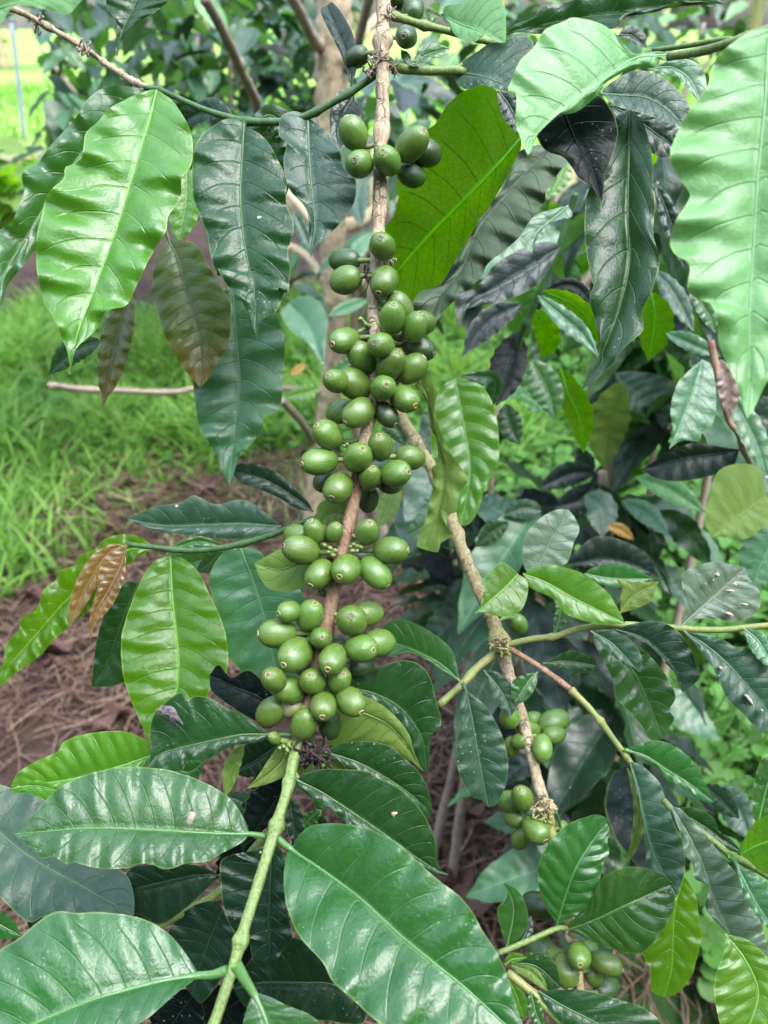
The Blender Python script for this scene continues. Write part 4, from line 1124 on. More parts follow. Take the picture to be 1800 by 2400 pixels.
ls = leaf(T3, 'W', 'I:1175,632 1280,540 1400,430 1530,310', 'I:1200,540 1182,400 1190,332 1330,280 1440,288', 'I:1300,590 1420,602 1520,602 1602,550 1615,450 1562,380', d=[0.455, 0.46], nv=11, puff=0.0008, ruf=0.001, label='pale ribbed leaf dotted with white eaten spots')
for k_, q_ in enumerate(('I:1360,345 1380,335 1390,355 1370,362', 'I:1420,435 1450,430 1475,440 1440,447', 'I:1455,400 1480,395 1485,408', 'I:1500,505 1545,510 1545,522 1510,518', 'I:1420,560 1450,558 1465,578 1435,575', 'I:1300,395 1312,392 1318,408', 'I:1345,375 1360,375 1358,388')):
    patch(ls, 'scar', q_, 0.4545, M_SCAR, '', 30 + k_, 0.003)
lr = leaf(T3, 'S', 'I:1190,662 1300,730 1420,830 1530,950 1659,1110 1720,1240', 'I:1330,688 1430,720 1470,750 1560,760 1659,850 1800,1010', 'I:1290,780 1370,900 1430,1032 1530,1130 1600,1210 1660,1236', d=[0.44, 0.42], nv=11, puff=0.0005, NT=56, NU=11, label='smooth leaf with a row of pale holes along one half')
for k_, q_ in enumerate(('I:1380,860 1395,850 1408,870 1392,885', 'I:1378,905 1388,902 1390,925', 'I:1525,1012 1550,1020 1580,1070 1560,1065', 'I:1615,1095 1632,1100 1628,1115')):
    patch(lr, 'scar', q_, (0.432, 0.432, 0.425, 0.422)[k_], M_SCAR, '', 40 + k_, 0.004)
leaf(T3, 'T', 'I:1525,650 1600,710 1659,800 1720,880', w=[60, 50], d=[0.43, 0.42])
leaf(T3, 'G', 'I:640,345 800,372 1025,372', w=[45, 90], d=[0.52, 0.52], nv=10, puff=0.001)
leaf(T3, 'O', 'I:838,562 900,480 1055,385', 'I:840,470 850,420 820,375 930,390', 'I:900,545 1000,500 1030,440', d=[0.48, 0.48], nv=7)
leaf(T3, 'D', 'I:410,843 530,830 705,852', 'I:480,802 570,770 690,805', 'I:500,870 600,896 690,880', d=[0.465, 0.47], nv=7, puff=0.0003)
leaf(T3, 'S', 'I:80,880 150,960 200,1040 235,1135', 'I:150,888 230,950 278,1042', 'I:102,940 140,1042 182,1102', d=[0.465, 0.46], nv=7, puff=0.0003)
leaf(T3, 'G', 'I:380,890 330,940 250,1060', 'I:300,905 240,940 232,1000', 'I:375,950 340,1020 290,1060', d=[0.465, 0.46], nv=6)
leaf(T3, 'G', 'M:870,138 980,172 1100,250 1230,330 1357,427', 'M:960,98 1050,85 1150,120 1232,190 1292,280 1332,370', 'M:960,182 1050,232 1100,300 1200,362 1300,422', d=[0.448, 0.44], nv=9, puff=0.0007, pet='M:860,130')
leaf(T3, 'S', 'M:890,200 930,330 965,500 1010,680 1080,830 1150,942', 'M:960,225 1050,310 1085,400 1132,540 1182,640 1202,760 1182,870', 'M:898,250 928,380 958,520 980,700 988,800 1080,902', d=[0.448, 0.43], nv=10, puff=0.0004, ruf=0.001, NT=56, label='narrow hanging leaf, pale above and almost black below')
leaf(T3, 'O', 'M:880,240 935,400 940,540 900,700 865,790', w=[30, 42], d=[0.455, 0.45], nv=8, ruf=0.002)
leaf(T3, 'G', 'M:488,1105 530,960 590,800 680,650 765,540',
     'M:420,1000 385,880 388,760 450,640 550,548 640,512 700,495 762,515', 'M:600,1050 680,980 722,880 742,780 777,700 765,640 782,590', d=[0.432, 0.425, 0.43], nv=9, puff=0.0022, ruf=0.0012, NT=70, NU=16, label='crinkled glossy young leaf, upright one of the pair')
leaf(T3, 'G', 'M:540,1138 700,1080 870,1000 1000,940 1115,885',
     'M:560,1090 650,1020 740,850 850,795 960,790 1060,822 1130,875', 'M:620,1172 750,1232 880,1262 970,1256 1060,1150 1122,1060 1142,950', d=[0.432, 0.42, 0.425], nv=9, puff=0.0020, ruf=0.0012, NT=70, NU=16, label='crinkled glossy young leaf, lower spreading one of the pair')
leaf(T3, 'G', 'M:208,1225 238,1090 240,980 193,876', 'M:172,1120 155,1020 200,972 212,925', 'M:280,1180 326,1090 310,982 260,912', d=[0.40, 0.395], nv=7, puff=0.0003)
leaf(T3, 'K', 'M:230,1225 300,1180 345,1060', w=[40, 40], d=[0.42, 0.43])
leaf(T3, 'L', 'M:1190,830 1140,1030 1130,1200 1125,1350 1082,1512', 'M:1225,880 1262,960 1280,1100 1290,1170 1270,1260 1230,1400 1150,1490', 'M:1130,980 1050,1150 985,1240 960,1270 1002,1350 1010,1470', d=[0.47, 0.465], nv=8, puff=0.0016, label='bright yellow green leaf below the crinkled pair')
tube('side_shoot', 'M:150,1270 320,1200 480,1130 540,1128', [0.415, 0.432], [0.0016, 0.0013], M_GREEN, T3, 10)
tube('side_shoot', 'M:540,1130 530,1170 560,1200', [0.432, 0.44], [0.0013, 0.0016], M_GREYT, T3, 10)
tube('twig', 'M:480,480 495,520 505,560', [0.452, 0.455], [0.0009, 0.0009], M_DGREEN, T3, 8)
T3_CH = ['I 275 622 50 - 60 N', 'I 225 1145 57 205 1105 N', 'I 325 1207 57 - 20 N', 'I 465 1165 68 - -20 N', 'I 470 1238 55 - 0 N', 'I 232 1302 48 - 100 N', 'I 405 1310 57 400 1365 N',
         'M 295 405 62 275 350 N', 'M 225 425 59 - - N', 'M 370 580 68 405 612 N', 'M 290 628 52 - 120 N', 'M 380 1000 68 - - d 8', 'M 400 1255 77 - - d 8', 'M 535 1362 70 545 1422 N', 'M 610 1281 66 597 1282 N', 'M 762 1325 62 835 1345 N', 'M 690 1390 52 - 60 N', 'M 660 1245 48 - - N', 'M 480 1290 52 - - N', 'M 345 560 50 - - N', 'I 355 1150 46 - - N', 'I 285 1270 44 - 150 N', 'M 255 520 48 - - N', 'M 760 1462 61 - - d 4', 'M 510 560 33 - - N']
cherries(T3, T3_CH, S3, S3D)

# ================================================================== LOWER RIGHT BRANCHES
T4 = empty('coffee_branch', P(px('M:1800,900')[0], 0.36)[0], 'branch with a long grey green rippled leaf sloping down to the lower right corner', 'coffee branch')
tube('stem', 'M:1080,415 1150,490 1350,640 1450,722 1560,775 1700,855 1850,930', [0.42, 0.40, 0.37], [0.0016, 0.0018, 0.0021], M_GREEN, T4, 12, knots=((0.55, 0.4),))
leaf(T4, 'W', 'M:1120,455 1200,580 1290,760 1350,950 1440,1150 1550,1350 1650,1608',
     'M:1180,470 1300,600 1400,720 1500,850 1560,960 1620,1100 1659,1250 1672,1450', 'M:1150,540 1190,640 1190,710 1240,770 1250,850 1325,890 1310,1000 1340,1060 1400,1120 1470,1190 1500,1300 1580,1400 1630,1540', d=[0.40, 0.385, 0.375], nv=15, puff=0.0005, ruf=0.0022, NT=90, NU=12, label='long pale grey green leaf with rippled edge')
leaf(T4, 'D', 'M:1130,465 1300,560 1515,705', 'M:1230,455 1350,508 1390,590 1450,625', 'M:1200,560 1350,662 1450,700', d=[0.42, 0.41], nv=8)
leaf(T4, 'U', 'M:1508,715 1620,660 1810,600', 'M:1525,640 1560,570 1620,515 1720,490', 'M:1560,760 1659,830 1780,780', d=[0.365, 0.36], nv=7, puff=0.0004)
leaf(T4, 'G', 'M:1600,560 1650,350 1720,120', 'M:1572,480 1580,350 1620,200', 'M:1700,450 1750,300', d=[0.37, 0.37], nv=8)
leaf(T4, 'T', 'M:1475,755 1520,850 1600,1000 1720,1170', 'M:1560,810 1650,870 1720,960 1760,1080', 'M:1510,900 1560,1010 1640,1110', d=[0.37, 0.36], nv=8, pet='M:1450,725')
leaf(T4, 'B', 'M:1420,1160 1530,1300 1605,1480 1560,1659 1500,1820', 'M:1418,1250 1370,1390 1362,1500 1390,1650 1450,1760', 'M:1560,1200 1700,1350 1750,1550 1650,1750', d=[0.37, 0.36], nv=9, puff=0.0012, NT=60, NU=12, label='broad bright green glossy leaf in the lower right corner')
leaf(T4, 'K', 'M:1300,330 1400,420 1500,520', w=[60, 70], d=[0.60, 0.6])
leaf(T4, 'S', 'M:1400,330 1500,480 1560,640', w=[100, 80], d=[0.62, 0.6])

T10 = empty('coffee_branch', P(px('M:520,1720')[0], 0.38)[0], 'short green shoot at the bottom edge, just right of the largest glossy leaf', 'coffee branch')
tube('stem', 'M:210,1370 330,1470 420,1560 520,1659 640,1800', [0.395, 0.38], [0.0019, 0.0022], M_YGREEN, T10, 12, knots=((0.35, 0.4),))
leaf(T10, 'D', 'M:385,1478 520,1560 680,1640 850,1740', 'M:480,1468 620,1470 750,1500 850,1532 970,1570 1070,1680', 'M:420,1540 520,1660 650,1740', d=[0.388, 0.375], nv=9, puff=0.0006, NT=50)
leaf(T10, 'O', 'M:235,1338 350,1375 440,1480', w=[40, 30], d=[0.395, 0.392], nv=7)
leaf(T10, 'D', 'M:230,1320 370,1340 505,1455', 'M:330,1262 430,1280 480,1330 500,1400', 'M:320,1400 430,1470', d=[0.405, 0.402], nv=7)
leaf(T10, 'B', 'M:200,1330 240,1300 320,1290', w=[22, 35], d=[0.39, 0.388], nv=5, ruf=0.002)
leaf(T10, 'G', 'M:340,1480 370,1600 420,1700', w=[40, 40], d=[0.385, 0.38])
leaf(T10, 'B', 'M:210,1400 260,1500 310,1640', w=[45, 50], d=[0.45, 0.45], nv=7)

# ================================================================== LOWER LEFT BRANCH UNDER THE MAIN ONE
T8 = empty('coffee_branch', P(px('J:860,1120')[0], 0.44)[0], 'lower branch under the green stem end with broad bluish dark leaves at the lower left', 'coffee branch')
tube('stem', 'J:700,1240 880,1115 1050,1022 1230,912 K:150,640 330,540 480,480', [0.43, 0.445, 0.44], [0.0024, 0.0022, 0.0022], M_GREEN, T8, 12)
leaf(T8, 'S', 'J:-160,440 0,600 200,755 400,865 560,955 745,1052', 'J:-80,320 50,345 170,375 300,450 500,640 650,790 715,850 745,960', 'J:-150,850 0,955 150,1090 260,1060 450,1090 620,1085', d=[0.45, 0.415], foldL=-0.020, foldR=0.016, nv=10, puff=0.0009, ruf=0.001, NT=60, NU=12, label='broad bluish leaf with a long straight yellow midrib')
leaf(T8, 'G', 'J:-100,1040 0,1110 118,1172', w=[75, 70], d=[0.40, 0.40], nv=6)
leaf(T8, 'K', 'J:1225,835 1100,832 900,872 740,912 640,960', 'J:1150,795 1050,770 850,775 720,800', 'J:1150,905 1050,1000 900,1102 800,1065 700,1020', d=[0.435, 0.43], nv=8, puff=0.0006)
leaf(T8, 'K', 'J:1235,1020 1170,1180 1110,1340 1065,1500', 'J:1190,975 1060,1010 940,1130 950,1250 1000,1400', 'J:1290,1130 1310,1210 1290,1310 1200,1450 1120,1540', d=[0.44, 0.435], nv=9, puff=0.0006)
leaf(T8, 'X', 'J:1090,1480 1000,1600 880,1780', w=[160, 150], d=[0.45, 0.45])
leaf(T8, 'K', 'K:720,1560 560,1445 350,1430 130,1430 -10,1460', 'K:560,1300 400,1190 250,1180 120,1260', 'K:700,1660 450,1640 200,1640 60,1560', d=[0.44, 0.44], nv=9, puff=0.0008, NT=50, NU=11)
leaf(T8, 'X', 'K:60,1500 -60,1600 -160,1750', w=[160, 160], d=[0.46, 0.46])
gl = leaf(T8, 'B', 'G:850,1350 650,1420 400,1485 55,1535', 'G:842,1300 800,1260 700,1220 600,1218 450,1240 350,1280 320,1330 190,1390 100,1450', 'G:760,1460 600,1500 350,1560 100,1560', d=[0.40, 0.395], nv=12, puff=0.0020, ruf=0.0012, NT=70, NU=12, label='puckered bright green leaf above the oval one')
leaf(T8, 'B', 'G:95,1530 200,1522 335,1548', 'G:150,1500 220,1492 290,1515', 'G:160,1560 240,1592 300,1578', d=[0.388, 0.385], nv=5)
leaf(T8, 'K', 'H:250,1290 120,1380 -20,1450', w=[110, 90], d=[0.43, 0.43])
leaf(T8, 'S', 'J:1480,500 1350,430 1250,390', w=[70, 60], d=[0.425, 0.425])
leaf(T8, 'K', 'J:1650,200 1500,320 1380,400', w=[110, 80], d=[0.44, 0.44])
leaf(T8, 'K', 'J:1530,380 1400,520 1350,700', w=[90, 60], d=[0.425, 0.425])
leaf(T8, 'G', 'G:990,1440 1060,1445 1130,1390', w=[45, 80], d=[0.43, 0.43])
leaf(T8, 'K', 'K:480,480 420,600 300,700', w=[60, 90], d=[0.44, 0.44])
leaf(T8, 'G', 'K:470,470 400,540 330,620', w=[40, 50], d=[0.43, 0.43])
leaf(T8, 'K', 'J:640,960 760,1120 900,1240', w=[120, 90], d=[0.47, 0.47])
leaf(T8, 'K', 'J:150,1080 350,1150 560,1200', w=[120, 120], d=[0.46, 0.46])
leaf(T8, 'X', 'K:20,600 60,800 80,1000', w=[160, 160], d=[0.47, 0.47])
leaf(T8, 'X', 'K:60,1150 150,1350 260,1500', w=[180, 160], d=[0.47, 0.47])

# ================================================================== UPPER LEFT
T6 = empty('coffee_branch', P(px('N:70,45')[0], 0.50)[0], 'bare light brown twig slanting down from a pale leaf in the upper left corner', 'coffee branch')
tube('twig', 'N:-60,0 70,45 160,90 360,205 450,270 570,347 660,388', [0.47, 0.50, 0.52, 0.47], [0.0019, 0.0018, 0.0018, 0.0017], M_BARK, T6, 12, knots=((0.26, 0.6), (0.50, 0.6), (0.82, 0.6)), seed=31, wob=0.12, jag=0.0001)
for k_, q_ in enumerate(('N:160,92', 'N:362,205', 'N:570,347')):
    crumple(T6, 'dry_bract', px(q_)[0], 0.50, 0.0060, M_GREYT, 50 + k_, 12)
leaf(T6, 'P', 'A:-120,90 150,0 500,-60', 'A:0,-150 300,-200', 'A:-60,170 20,110 60,55 110,32 250,52 370,77 440,15', d=[0.30, 0.29], nv=8, ruf=0.001)
T12 = empty('coffee_branch', P(px('A:790,-120')[0], 0.42)[0], 'dark leaf tip drooping in from the top edge above the bare twig', 'coffee branch')
tube('stem', 'A:700,-260 780,-160 900,-120', [0.42, 0.42], [0.0017, 0.0016], M_GREEN, T12, 10)
leaf(T12, 'D', 'A:800,-120 745,40 700,125 665,215 650,315', 'A:690,-100 590,-10 620,80 650,130 645,215 640,280', 'A:1000,-60 930,10 850,70 750,130 710,165 672,230', d=[0.42, 0.42], nv=9, foldR=0.006, ruf=0.002, label='folded leaf with a long curling tip')

# ================================================================== THE TREE BEHIND
Y7 = 1.98
def vp(s):
    return np.array([plane_y(x, y, Y7) for x, y in px(s)])
T7 = empty('coffee_tree', (vp('X:735,1290')[0][0], Y7, 0), 'pale barked coffee tree trunk rising behind the fruit clusters, with bare limbs', 'tree')
w = vp('X:790,-160 785,-20 778,200 776,420 782,600 786,720 786,850 768,960 748,1100 738,1200 728,1300')
w = np.vstack([w, [w[-1][0], Y7, -0.03]])
tube('trunk', None, None, [0.034, 0.038, 0.033, 0.030, 0.031, 0.028, 0.030, 0.036], M_TRUNK, T7, 20, 120, 0.10, world_pts=w, seed=61, jag=0.0008)
def limb(s, r, yo, mat=M_GREYT, nm='limb', kn=()):
    q = px(s); y = np.linspace(Y7, Y7 + yo, len(q))
    wp = np.array([plane_y(a, b, c) for (a, b), c in zip(q, y)])
    return tube(nm, None, None, r, mat, T7, 10, 60, 0.08, world_pts=wp, seed=len(s), knots=kn, jag=0.0003)
limb('B:370,270 320,220 250,80 190,-30', [0.014, 0.010, 0.010], -0.3)
limb('B:470,420 560,250 610,60 640,-40', [0.013, 0.010, 0.009], -0.2)
limb('B:450,360 560,230 680,90', [0.013, 0.010], 0.2, M_TRUNK)
limb('E:440,-160 B:560,1240 650,1175 770,1110 900,1040', [0.019, 0.015, 0.013], 0.2, M_TRUNK)
limb('B:400,1310 360,1290 280,1190 170,1065 60,960', [0.013, 0.011, 0.009], 0.3, M_TRUNK)
limb('B:390,1560 350,1520 290,1430 190,1370 60,1340', [0.012, 0.010, 0.008], 0.2, M_TRUNK)
limb('B:390,1740 340,1680 270,1610 190,1560', [0.012, 0.009], 0.1, M_TRUNK)
limb('E:450,240 560,160 640,60', [0.010, 0.008], 0.1, M_TRUNK)
limb('B:640,1590 570,1640', [0.009, 0.007], 0.1, M_TRUNK)
limb('N:1390,620 1300,560 1135,500 1100,420 1040,300 1000,212 940,90 880,-10', [0.012, 0.010, 0.009, 0.008, 0.007], -0.7, M_GREYT, 'limb', ((0.3, 0.5), (0.62, 0.6)))
limb('E:370,760 200,735 D:1300,732 1080,738 1000,752 850,757 720,750 560,745 400,735 278,716', [0.007, 0.0065, 0.006, 0.006], -0.55, M_GREYT, 'limb', ((0.35, 0.3), (0.6, 0.4), (0.85, 0.4)))
limb('E:330,1040 250,920 140,800', [0.010, 0.009], -0.2)

leaf(T7, 'T', 'E:180,260 290,400 380,620', 'E:250,225 340,245 395,350 385,500', 'E:140,320 200,420 280,480 345,570', d=[1.15, 1.1], nv=8)
leaf(T7, 'T', 'E:620,245 500,290 395,335', w=[38, 34], d=[1.25, 1.2])
leaf(T7, 'B', 'E:355,735 250,765 150,790', w=[42, 48], d=[1.3, 1.3])
leaf(T7, 'R', 'E:275,600 235,630 188,665', w=[24, 22], d=[1.4, 1.4], nv=6)
leaf(T7, 'T', 'B:650,1290 570,1390 515,1490', w=[46, 40], d=[1.25, 1.2])
leaf(T7, 'S', 'B:610,960 565,1100 590,1260', w=[62, 55], d=[1.3, 1.25])
leaf(T7, 'S', 'B:205,1170 260,1280 315,1410', w=[40, 36], d=[1.2, 1.2])
leaf(T7, 'D', 'B:200,1060 170,950 220,840', w=[50, 40], d=[1.3, 1.3])
leaf(T7, 'G', 'E:560,560 480,620 400,650', w=[36, 36], d=[1.3, 1.3])
leaf(T7, 'K', 'B:600,700 560,600 620,520', w=[40, 40], d=[1.4, 1.4])

# ================================================================== FOLIAGE OF THE BUSHES
def foliage_bush(name, poly, n, drange, size, mats, label, seed, hang=0.6, group=None, trunk=None, kind_trunk=M_GREYT, NT=11, NU=3, gpos=None, world=None, face=0.0):
    """leaves of real size spread through a volume; poly: photo region (x0,y0,x1,y1) boxes in full-photo pixels"""
    g = np.random.default_rng(seed)
    dm = np.mean(drange)
    if gpos is None:
        x = np.mean([(p_[0] + p_[2]) / 2 for p_ in poly]); yb = max(p_[3] for p_ in poly)
        q = P((x, yb), dm)[0]; gpos = (q[0], q[1], 0)
    T = empty(name, gpos, label, 'bush', group)
    area = np.array([(p_[2] - p_[0]) * (p_[3] - p_[1]) for p_ in poly], float); area /= area.sum()
    per = {}
    for k in range(n):
        b = poly[g.choice(len(poly), p=area)]
        c = np.array([g.uniform(b[0], b[2]), g.uniform(b[1], b[3])])
        d = g.uniform(*drange)
        base = P(c, d)[0] if world is None else np.array([g.uniform(*world[0]), g.uniform(*world[1]), g.uniform(*world[2])])
        L = size * g.uniform(0.7, 1.25)
        an = g.uniform(0, 2 * np.pi)
        dirn = np.array([math.cos(an), math.sin(an), g.normal(-hang, 0.35)]); dirn /= np.linalg.norm(dirn)
        upn = np.array([g.normal(0, 0.45), g.normal(0, 0.45) - face, 1.0])
        sd = np.cross(dirn, upn); sd /= np.linalg.norm(sd)
        nn = np.cross(sd, dirn)
        t = np.linspace(0, 1, NT + 1)
        droop = g.uniform(0.05, 0.28)
        midl = base + dirn * (t[:, None] * L) - np.array([0, 0, 1]) * (t[:, None] ** 2 * L * droop)
        W = L * g.uniform(0.18, 0.25); pr = prof(t); fold = g.uniform(0.05, 0.45)
        us = np.linspace(-1, 1, 2 * NU + 1)
        grid = np.zeros((NT + 1, len(us), 3)); at = np.zeros_like(grid)
        nv_ = 8
        for j, u in enumerate(us):
            ph = nv_ * t + 0.18 * (u > 0) - 0.75 * abs(u) - 0.55 * u * u
            z = abs(u) * W * fold + 0.004 * np.sin(t * 17 + k + 2 * u) * abs(u) - 0.0019 * np.cos(2 * np.pi * ph) * (abs(u) > 0)
            grid[:, j] = midl + sd * (u * W * pr)[:, None] + nn * (z * pr)[:, None]
            at[:, j, 0], at[:, j, 1], at[:, j, 2] = ph + 20, u, t
        m = g.choice(list(mats), p=np.array([mats[q] for q in mats]) / sum(mats.values()))
        per.setdefault(m, []).append((grid.reshape(-1, 3), at.reshape(-1, 3)))
    mcount = 2 * NU + 1
    i, j = np.meshgrid(np.arange(NT), np.arange(mcount - 1), indexing='ij')
    F0 = np.stack([i * mcount + j, i * mcount + j + 1, (i + 1) * mcount + j + 1, (i + 1) * mcount + j], -1).reshape(-1, 4)
    for m, lst in per.items():
        V = np.vstack([a for a, _ in lst]); A = np.vstack([b_ for _, b_ in lst])
        F = np.vstack([F0 + q * (NT + 1) * mcount for q in range(len(lst))])
        o = mesh('foliage', V, F, LM[m], T, org=np.array(gpos) + (0, 0, 0.5), attr=A)
    # woody stems from the ground into the leaves
    for q in range(trunk or 0):
        b = poly[g.choice(len(poly), p=area)]
        e = P((g.uniform(b[0], b[2]), g.uniform(b[1], (b[1] + b[3]) / 2)), np.mean(drange))[0]
        s = np.array(gpos) + np.array([g.uniform(-0.08, 0.08), g.uniform(-0.08, 0.08), -0.02])
        mdl = (s + e) / 2 + g.normal(size=3) * 0.05
        tube('bush_stem', None, None, [0.008 * dm, 0.006 * dm, 0.003 * dm] if dm < 2 else [0.02, 0.015, 0.008], kind_trunk, T, 7, 30, 0.1, world_pts=np.array([s, mdl, e]), seed=q)
    return T

BG = 'coffee bushes behind'
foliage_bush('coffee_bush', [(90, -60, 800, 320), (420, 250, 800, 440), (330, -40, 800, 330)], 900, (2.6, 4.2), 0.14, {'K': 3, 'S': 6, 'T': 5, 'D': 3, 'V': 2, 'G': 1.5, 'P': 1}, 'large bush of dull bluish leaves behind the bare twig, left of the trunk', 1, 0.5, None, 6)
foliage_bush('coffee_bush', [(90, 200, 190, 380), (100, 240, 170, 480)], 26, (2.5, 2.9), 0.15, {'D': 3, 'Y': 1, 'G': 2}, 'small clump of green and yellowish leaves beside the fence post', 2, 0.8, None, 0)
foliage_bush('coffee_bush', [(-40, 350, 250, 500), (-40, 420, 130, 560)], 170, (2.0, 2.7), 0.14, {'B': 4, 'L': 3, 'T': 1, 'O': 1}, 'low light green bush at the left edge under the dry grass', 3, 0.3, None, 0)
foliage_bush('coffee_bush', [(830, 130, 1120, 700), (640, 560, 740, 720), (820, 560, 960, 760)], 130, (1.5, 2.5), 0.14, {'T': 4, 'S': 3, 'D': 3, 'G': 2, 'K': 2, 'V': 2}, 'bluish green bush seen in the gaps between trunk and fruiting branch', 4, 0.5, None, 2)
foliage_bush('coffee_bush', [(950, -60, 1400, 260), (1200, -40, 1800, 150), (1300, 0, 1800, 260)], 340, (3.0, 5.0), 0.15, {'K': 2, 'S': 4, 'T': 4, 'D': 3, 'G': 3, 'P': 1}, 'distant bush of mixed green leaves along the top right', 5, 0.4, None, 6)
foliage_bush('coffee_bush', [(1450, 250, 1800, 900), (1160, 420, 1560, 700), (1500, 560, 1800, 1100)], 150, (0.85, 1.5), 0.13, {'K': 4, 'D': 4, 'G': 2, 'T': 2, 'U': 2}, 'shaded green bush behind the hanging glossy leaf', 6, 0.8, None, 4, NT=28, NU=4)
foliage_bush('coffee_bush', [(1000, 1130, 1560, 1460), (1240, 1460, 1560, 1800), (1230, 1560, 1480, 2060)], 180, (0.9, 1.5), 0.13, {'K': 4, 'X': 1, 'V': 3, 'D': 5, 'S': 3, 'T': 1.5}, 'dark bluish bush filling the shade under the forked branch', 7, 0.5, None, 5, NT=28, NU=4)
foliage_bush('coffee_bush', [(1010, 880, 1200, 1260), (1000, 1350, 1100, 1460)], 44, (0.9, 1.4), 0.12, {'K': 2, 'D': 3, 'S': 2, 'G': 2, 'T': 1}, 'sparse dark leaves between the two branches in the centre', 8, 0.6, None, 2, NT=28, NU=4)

# individual blurred leaves of the young plants on the right
T11 = empty('coffee_branch', P(px('O:1480,300')[0], 0.62)[0], 'drooping side branch with teal, bronze and olive leaves below the tip of the palest leaf', 'coffee branch')
tube('stem', 'F:1340,470 1430,880 1490,980 1520,1080 1600,1220 1640,1330', [0.60, 0.62], [0.0028, 0.0022, 0.0016], M_RED, T11, 10)
leaf(T11, 'T', 'F:1295,575 1225,800 1110,1075', 'F:1200,655 1150,720 1118,850 1130,970', 'F:1350,620 1372,800 1350,930 1290,985 1280,1030 1200,1022 1150,1042', d=[0.60, 0.59], nv=10, puff=0.0008, label='teal leaf with a ragged lower edge')
leaf(T11, 'C', 'F:1395,575 1440,720 1440,905', w=[62, 62], d=[0.60, 0.60], nv=8, puff=0.0012, label='small reddish brown leaf with a grey sheen')
leaf(T11, 'T', 'F:1440,760 1540,930 1600,1060 1659,1230', w=[70, 80], d=[0.61, 0.60])
leaf(T11, 'V', 'F:1500,1075 1350,1100 1150,1130 960,1185', 'F:1400,1060 1250,1040 1100,1090 1010,1150', 'F:1470,1160 1380,1210 1200,1250 1050,1240', d=[0.62, 0.64], nv=10, puff=0.0015)
leaf(T11, 'O', 'F:1650,1330 1560,1400 1450,1480 1350,1560', 'F:1600,1170 1400,1180 1330,1350 1310,1480', 'F:1720,1450 1640,1500 1540,1570 1450,1560', d=[0.60, 0.60], nv=9, puff=0.001, label='broad dull olive leaf underside')
leaf(T11, 'K', 'F:1540,880 1640,900 1750,920', w=[90, 120], d=[0.7, 0.7])
leaf(T11, 'T', 'F:1090,430 1230,490 1400,560', w=[40, 60], d=[0.66, 0.64])
leaf(T11, 'S', 'F:1030,80 1130,200 1250,420', w=[60, 60], d=[0.68, 0.66])
leaf(T11, 'U', 'F:1010,200 1030,350 995,585', w=[90, 110], d=[0.66, 0.66], under=True)
leaf(T11, 'G', 'F:1250,200 1330,330 1370,430', w=[50, 60], d=[0.62, 0.62])
leaf(T11, 'T', 'I:1800,60 1650,230 1560,450', w=[150, 130], d=[0.62, 0.62], nv=10, puff=0.001)
leaf(T11, 'K', 'C:1030,1020 1100,1180 1200,1500', w=[50, 60], d=[0.5, 0.5])

T13 = empty('coffee_seedling', (P(px('F:740,1230')[0], 1.05)[0][0], P(px('F:740,1230')[0], 1.05)[0][1], 0), 'young coffee plant standing in weeds, pale and grey leaves spreading from a thin brown stem', 'seedling')
tube('stem', None, None, [0.006, 0.004], M_GREYT, T13, 8, 40, 0.1, world_pts=np.array([P(px('F:740,1200')[0], 1.05)[0], P(px('F:745,1420')[0], 1.10)[0], P(px('F:745,1800')[0], 1.2)[0], ORG[T13.name] + (0.0, 0.02, -0.02)]))
leaf(T13, 'O', 'F:845,700 800,850 760,1000 750,1195', w=[120, 110], d=[0.95, 1.02], nv=9, puff=0.002)
leaf(T13, 'S', 'F:805,650 940,790 1085,965', 'F:900,640 1050,660 1148,720 1150,860', 'F:850,760 900,880 1000,940', d=[1.0, 1.0], nv=8, puff=0.004)
leaf(T13, 'P', 'F:850,1010 960,985 1070,985', w=[50, 50], d=[1.1, 1.1], nv=8)
leaf(T13, 'P', 'F:925,1228 1100,1290 1315,1430', w=[60, 70], d=[1.0, 0.95], nv=10, puff=0.002)
leaf(T13, 'T', 'F:845,1360 980,1430 1112,1555', w=[55, 60], d=[1.0, 0.95], nv=9)
leaf(T13, 'V', 'I:545,295 800,270 1055,365', 'I:560,250 700,140 850,160 1000,250', 'I:700,315 900,320', d=[0.85, 0.85], nv=11, puff=0.006)
leaf(T13, 'S', 'F:640,1330 730,1400 740,1560', w=[90, 90], d=[0.98, 0.95])
leaf(T13, 'R', 'F:765,1500 840,1520 915,1575', w=[34, 34], d=[0.92, 0.92], nv=6, label='small orange yellow dying leaf')
leaf(T13, 'V', 'F:700,1200 560,1210 390,1290', w=[70, 70], d=[1.08, 1.08])
leaf(T13, 'V', 'F:700,1260 620,1350 470,1400', w=[80, 80], d=[1.08, 1.08])
leaf(T13, 'K', 'F:690,1200 640,1130 600,1060', w=[50, 60], d=[1.1, 1.1])
leaf(T13, 'S', 'F:400,1420 300,1400 200,1440', w=[50, 60], d=[0.9, 0.9])
leaf(T13, 'D', 'F:220,1480 130,1530 40,1610', w=[50, 50], d=[0.9, 0.9])
leaf(T13, 'U', 'F:860,1190 930,1195 990,1225', w=[25, 25], d=[1.1, 1.1], under=True)

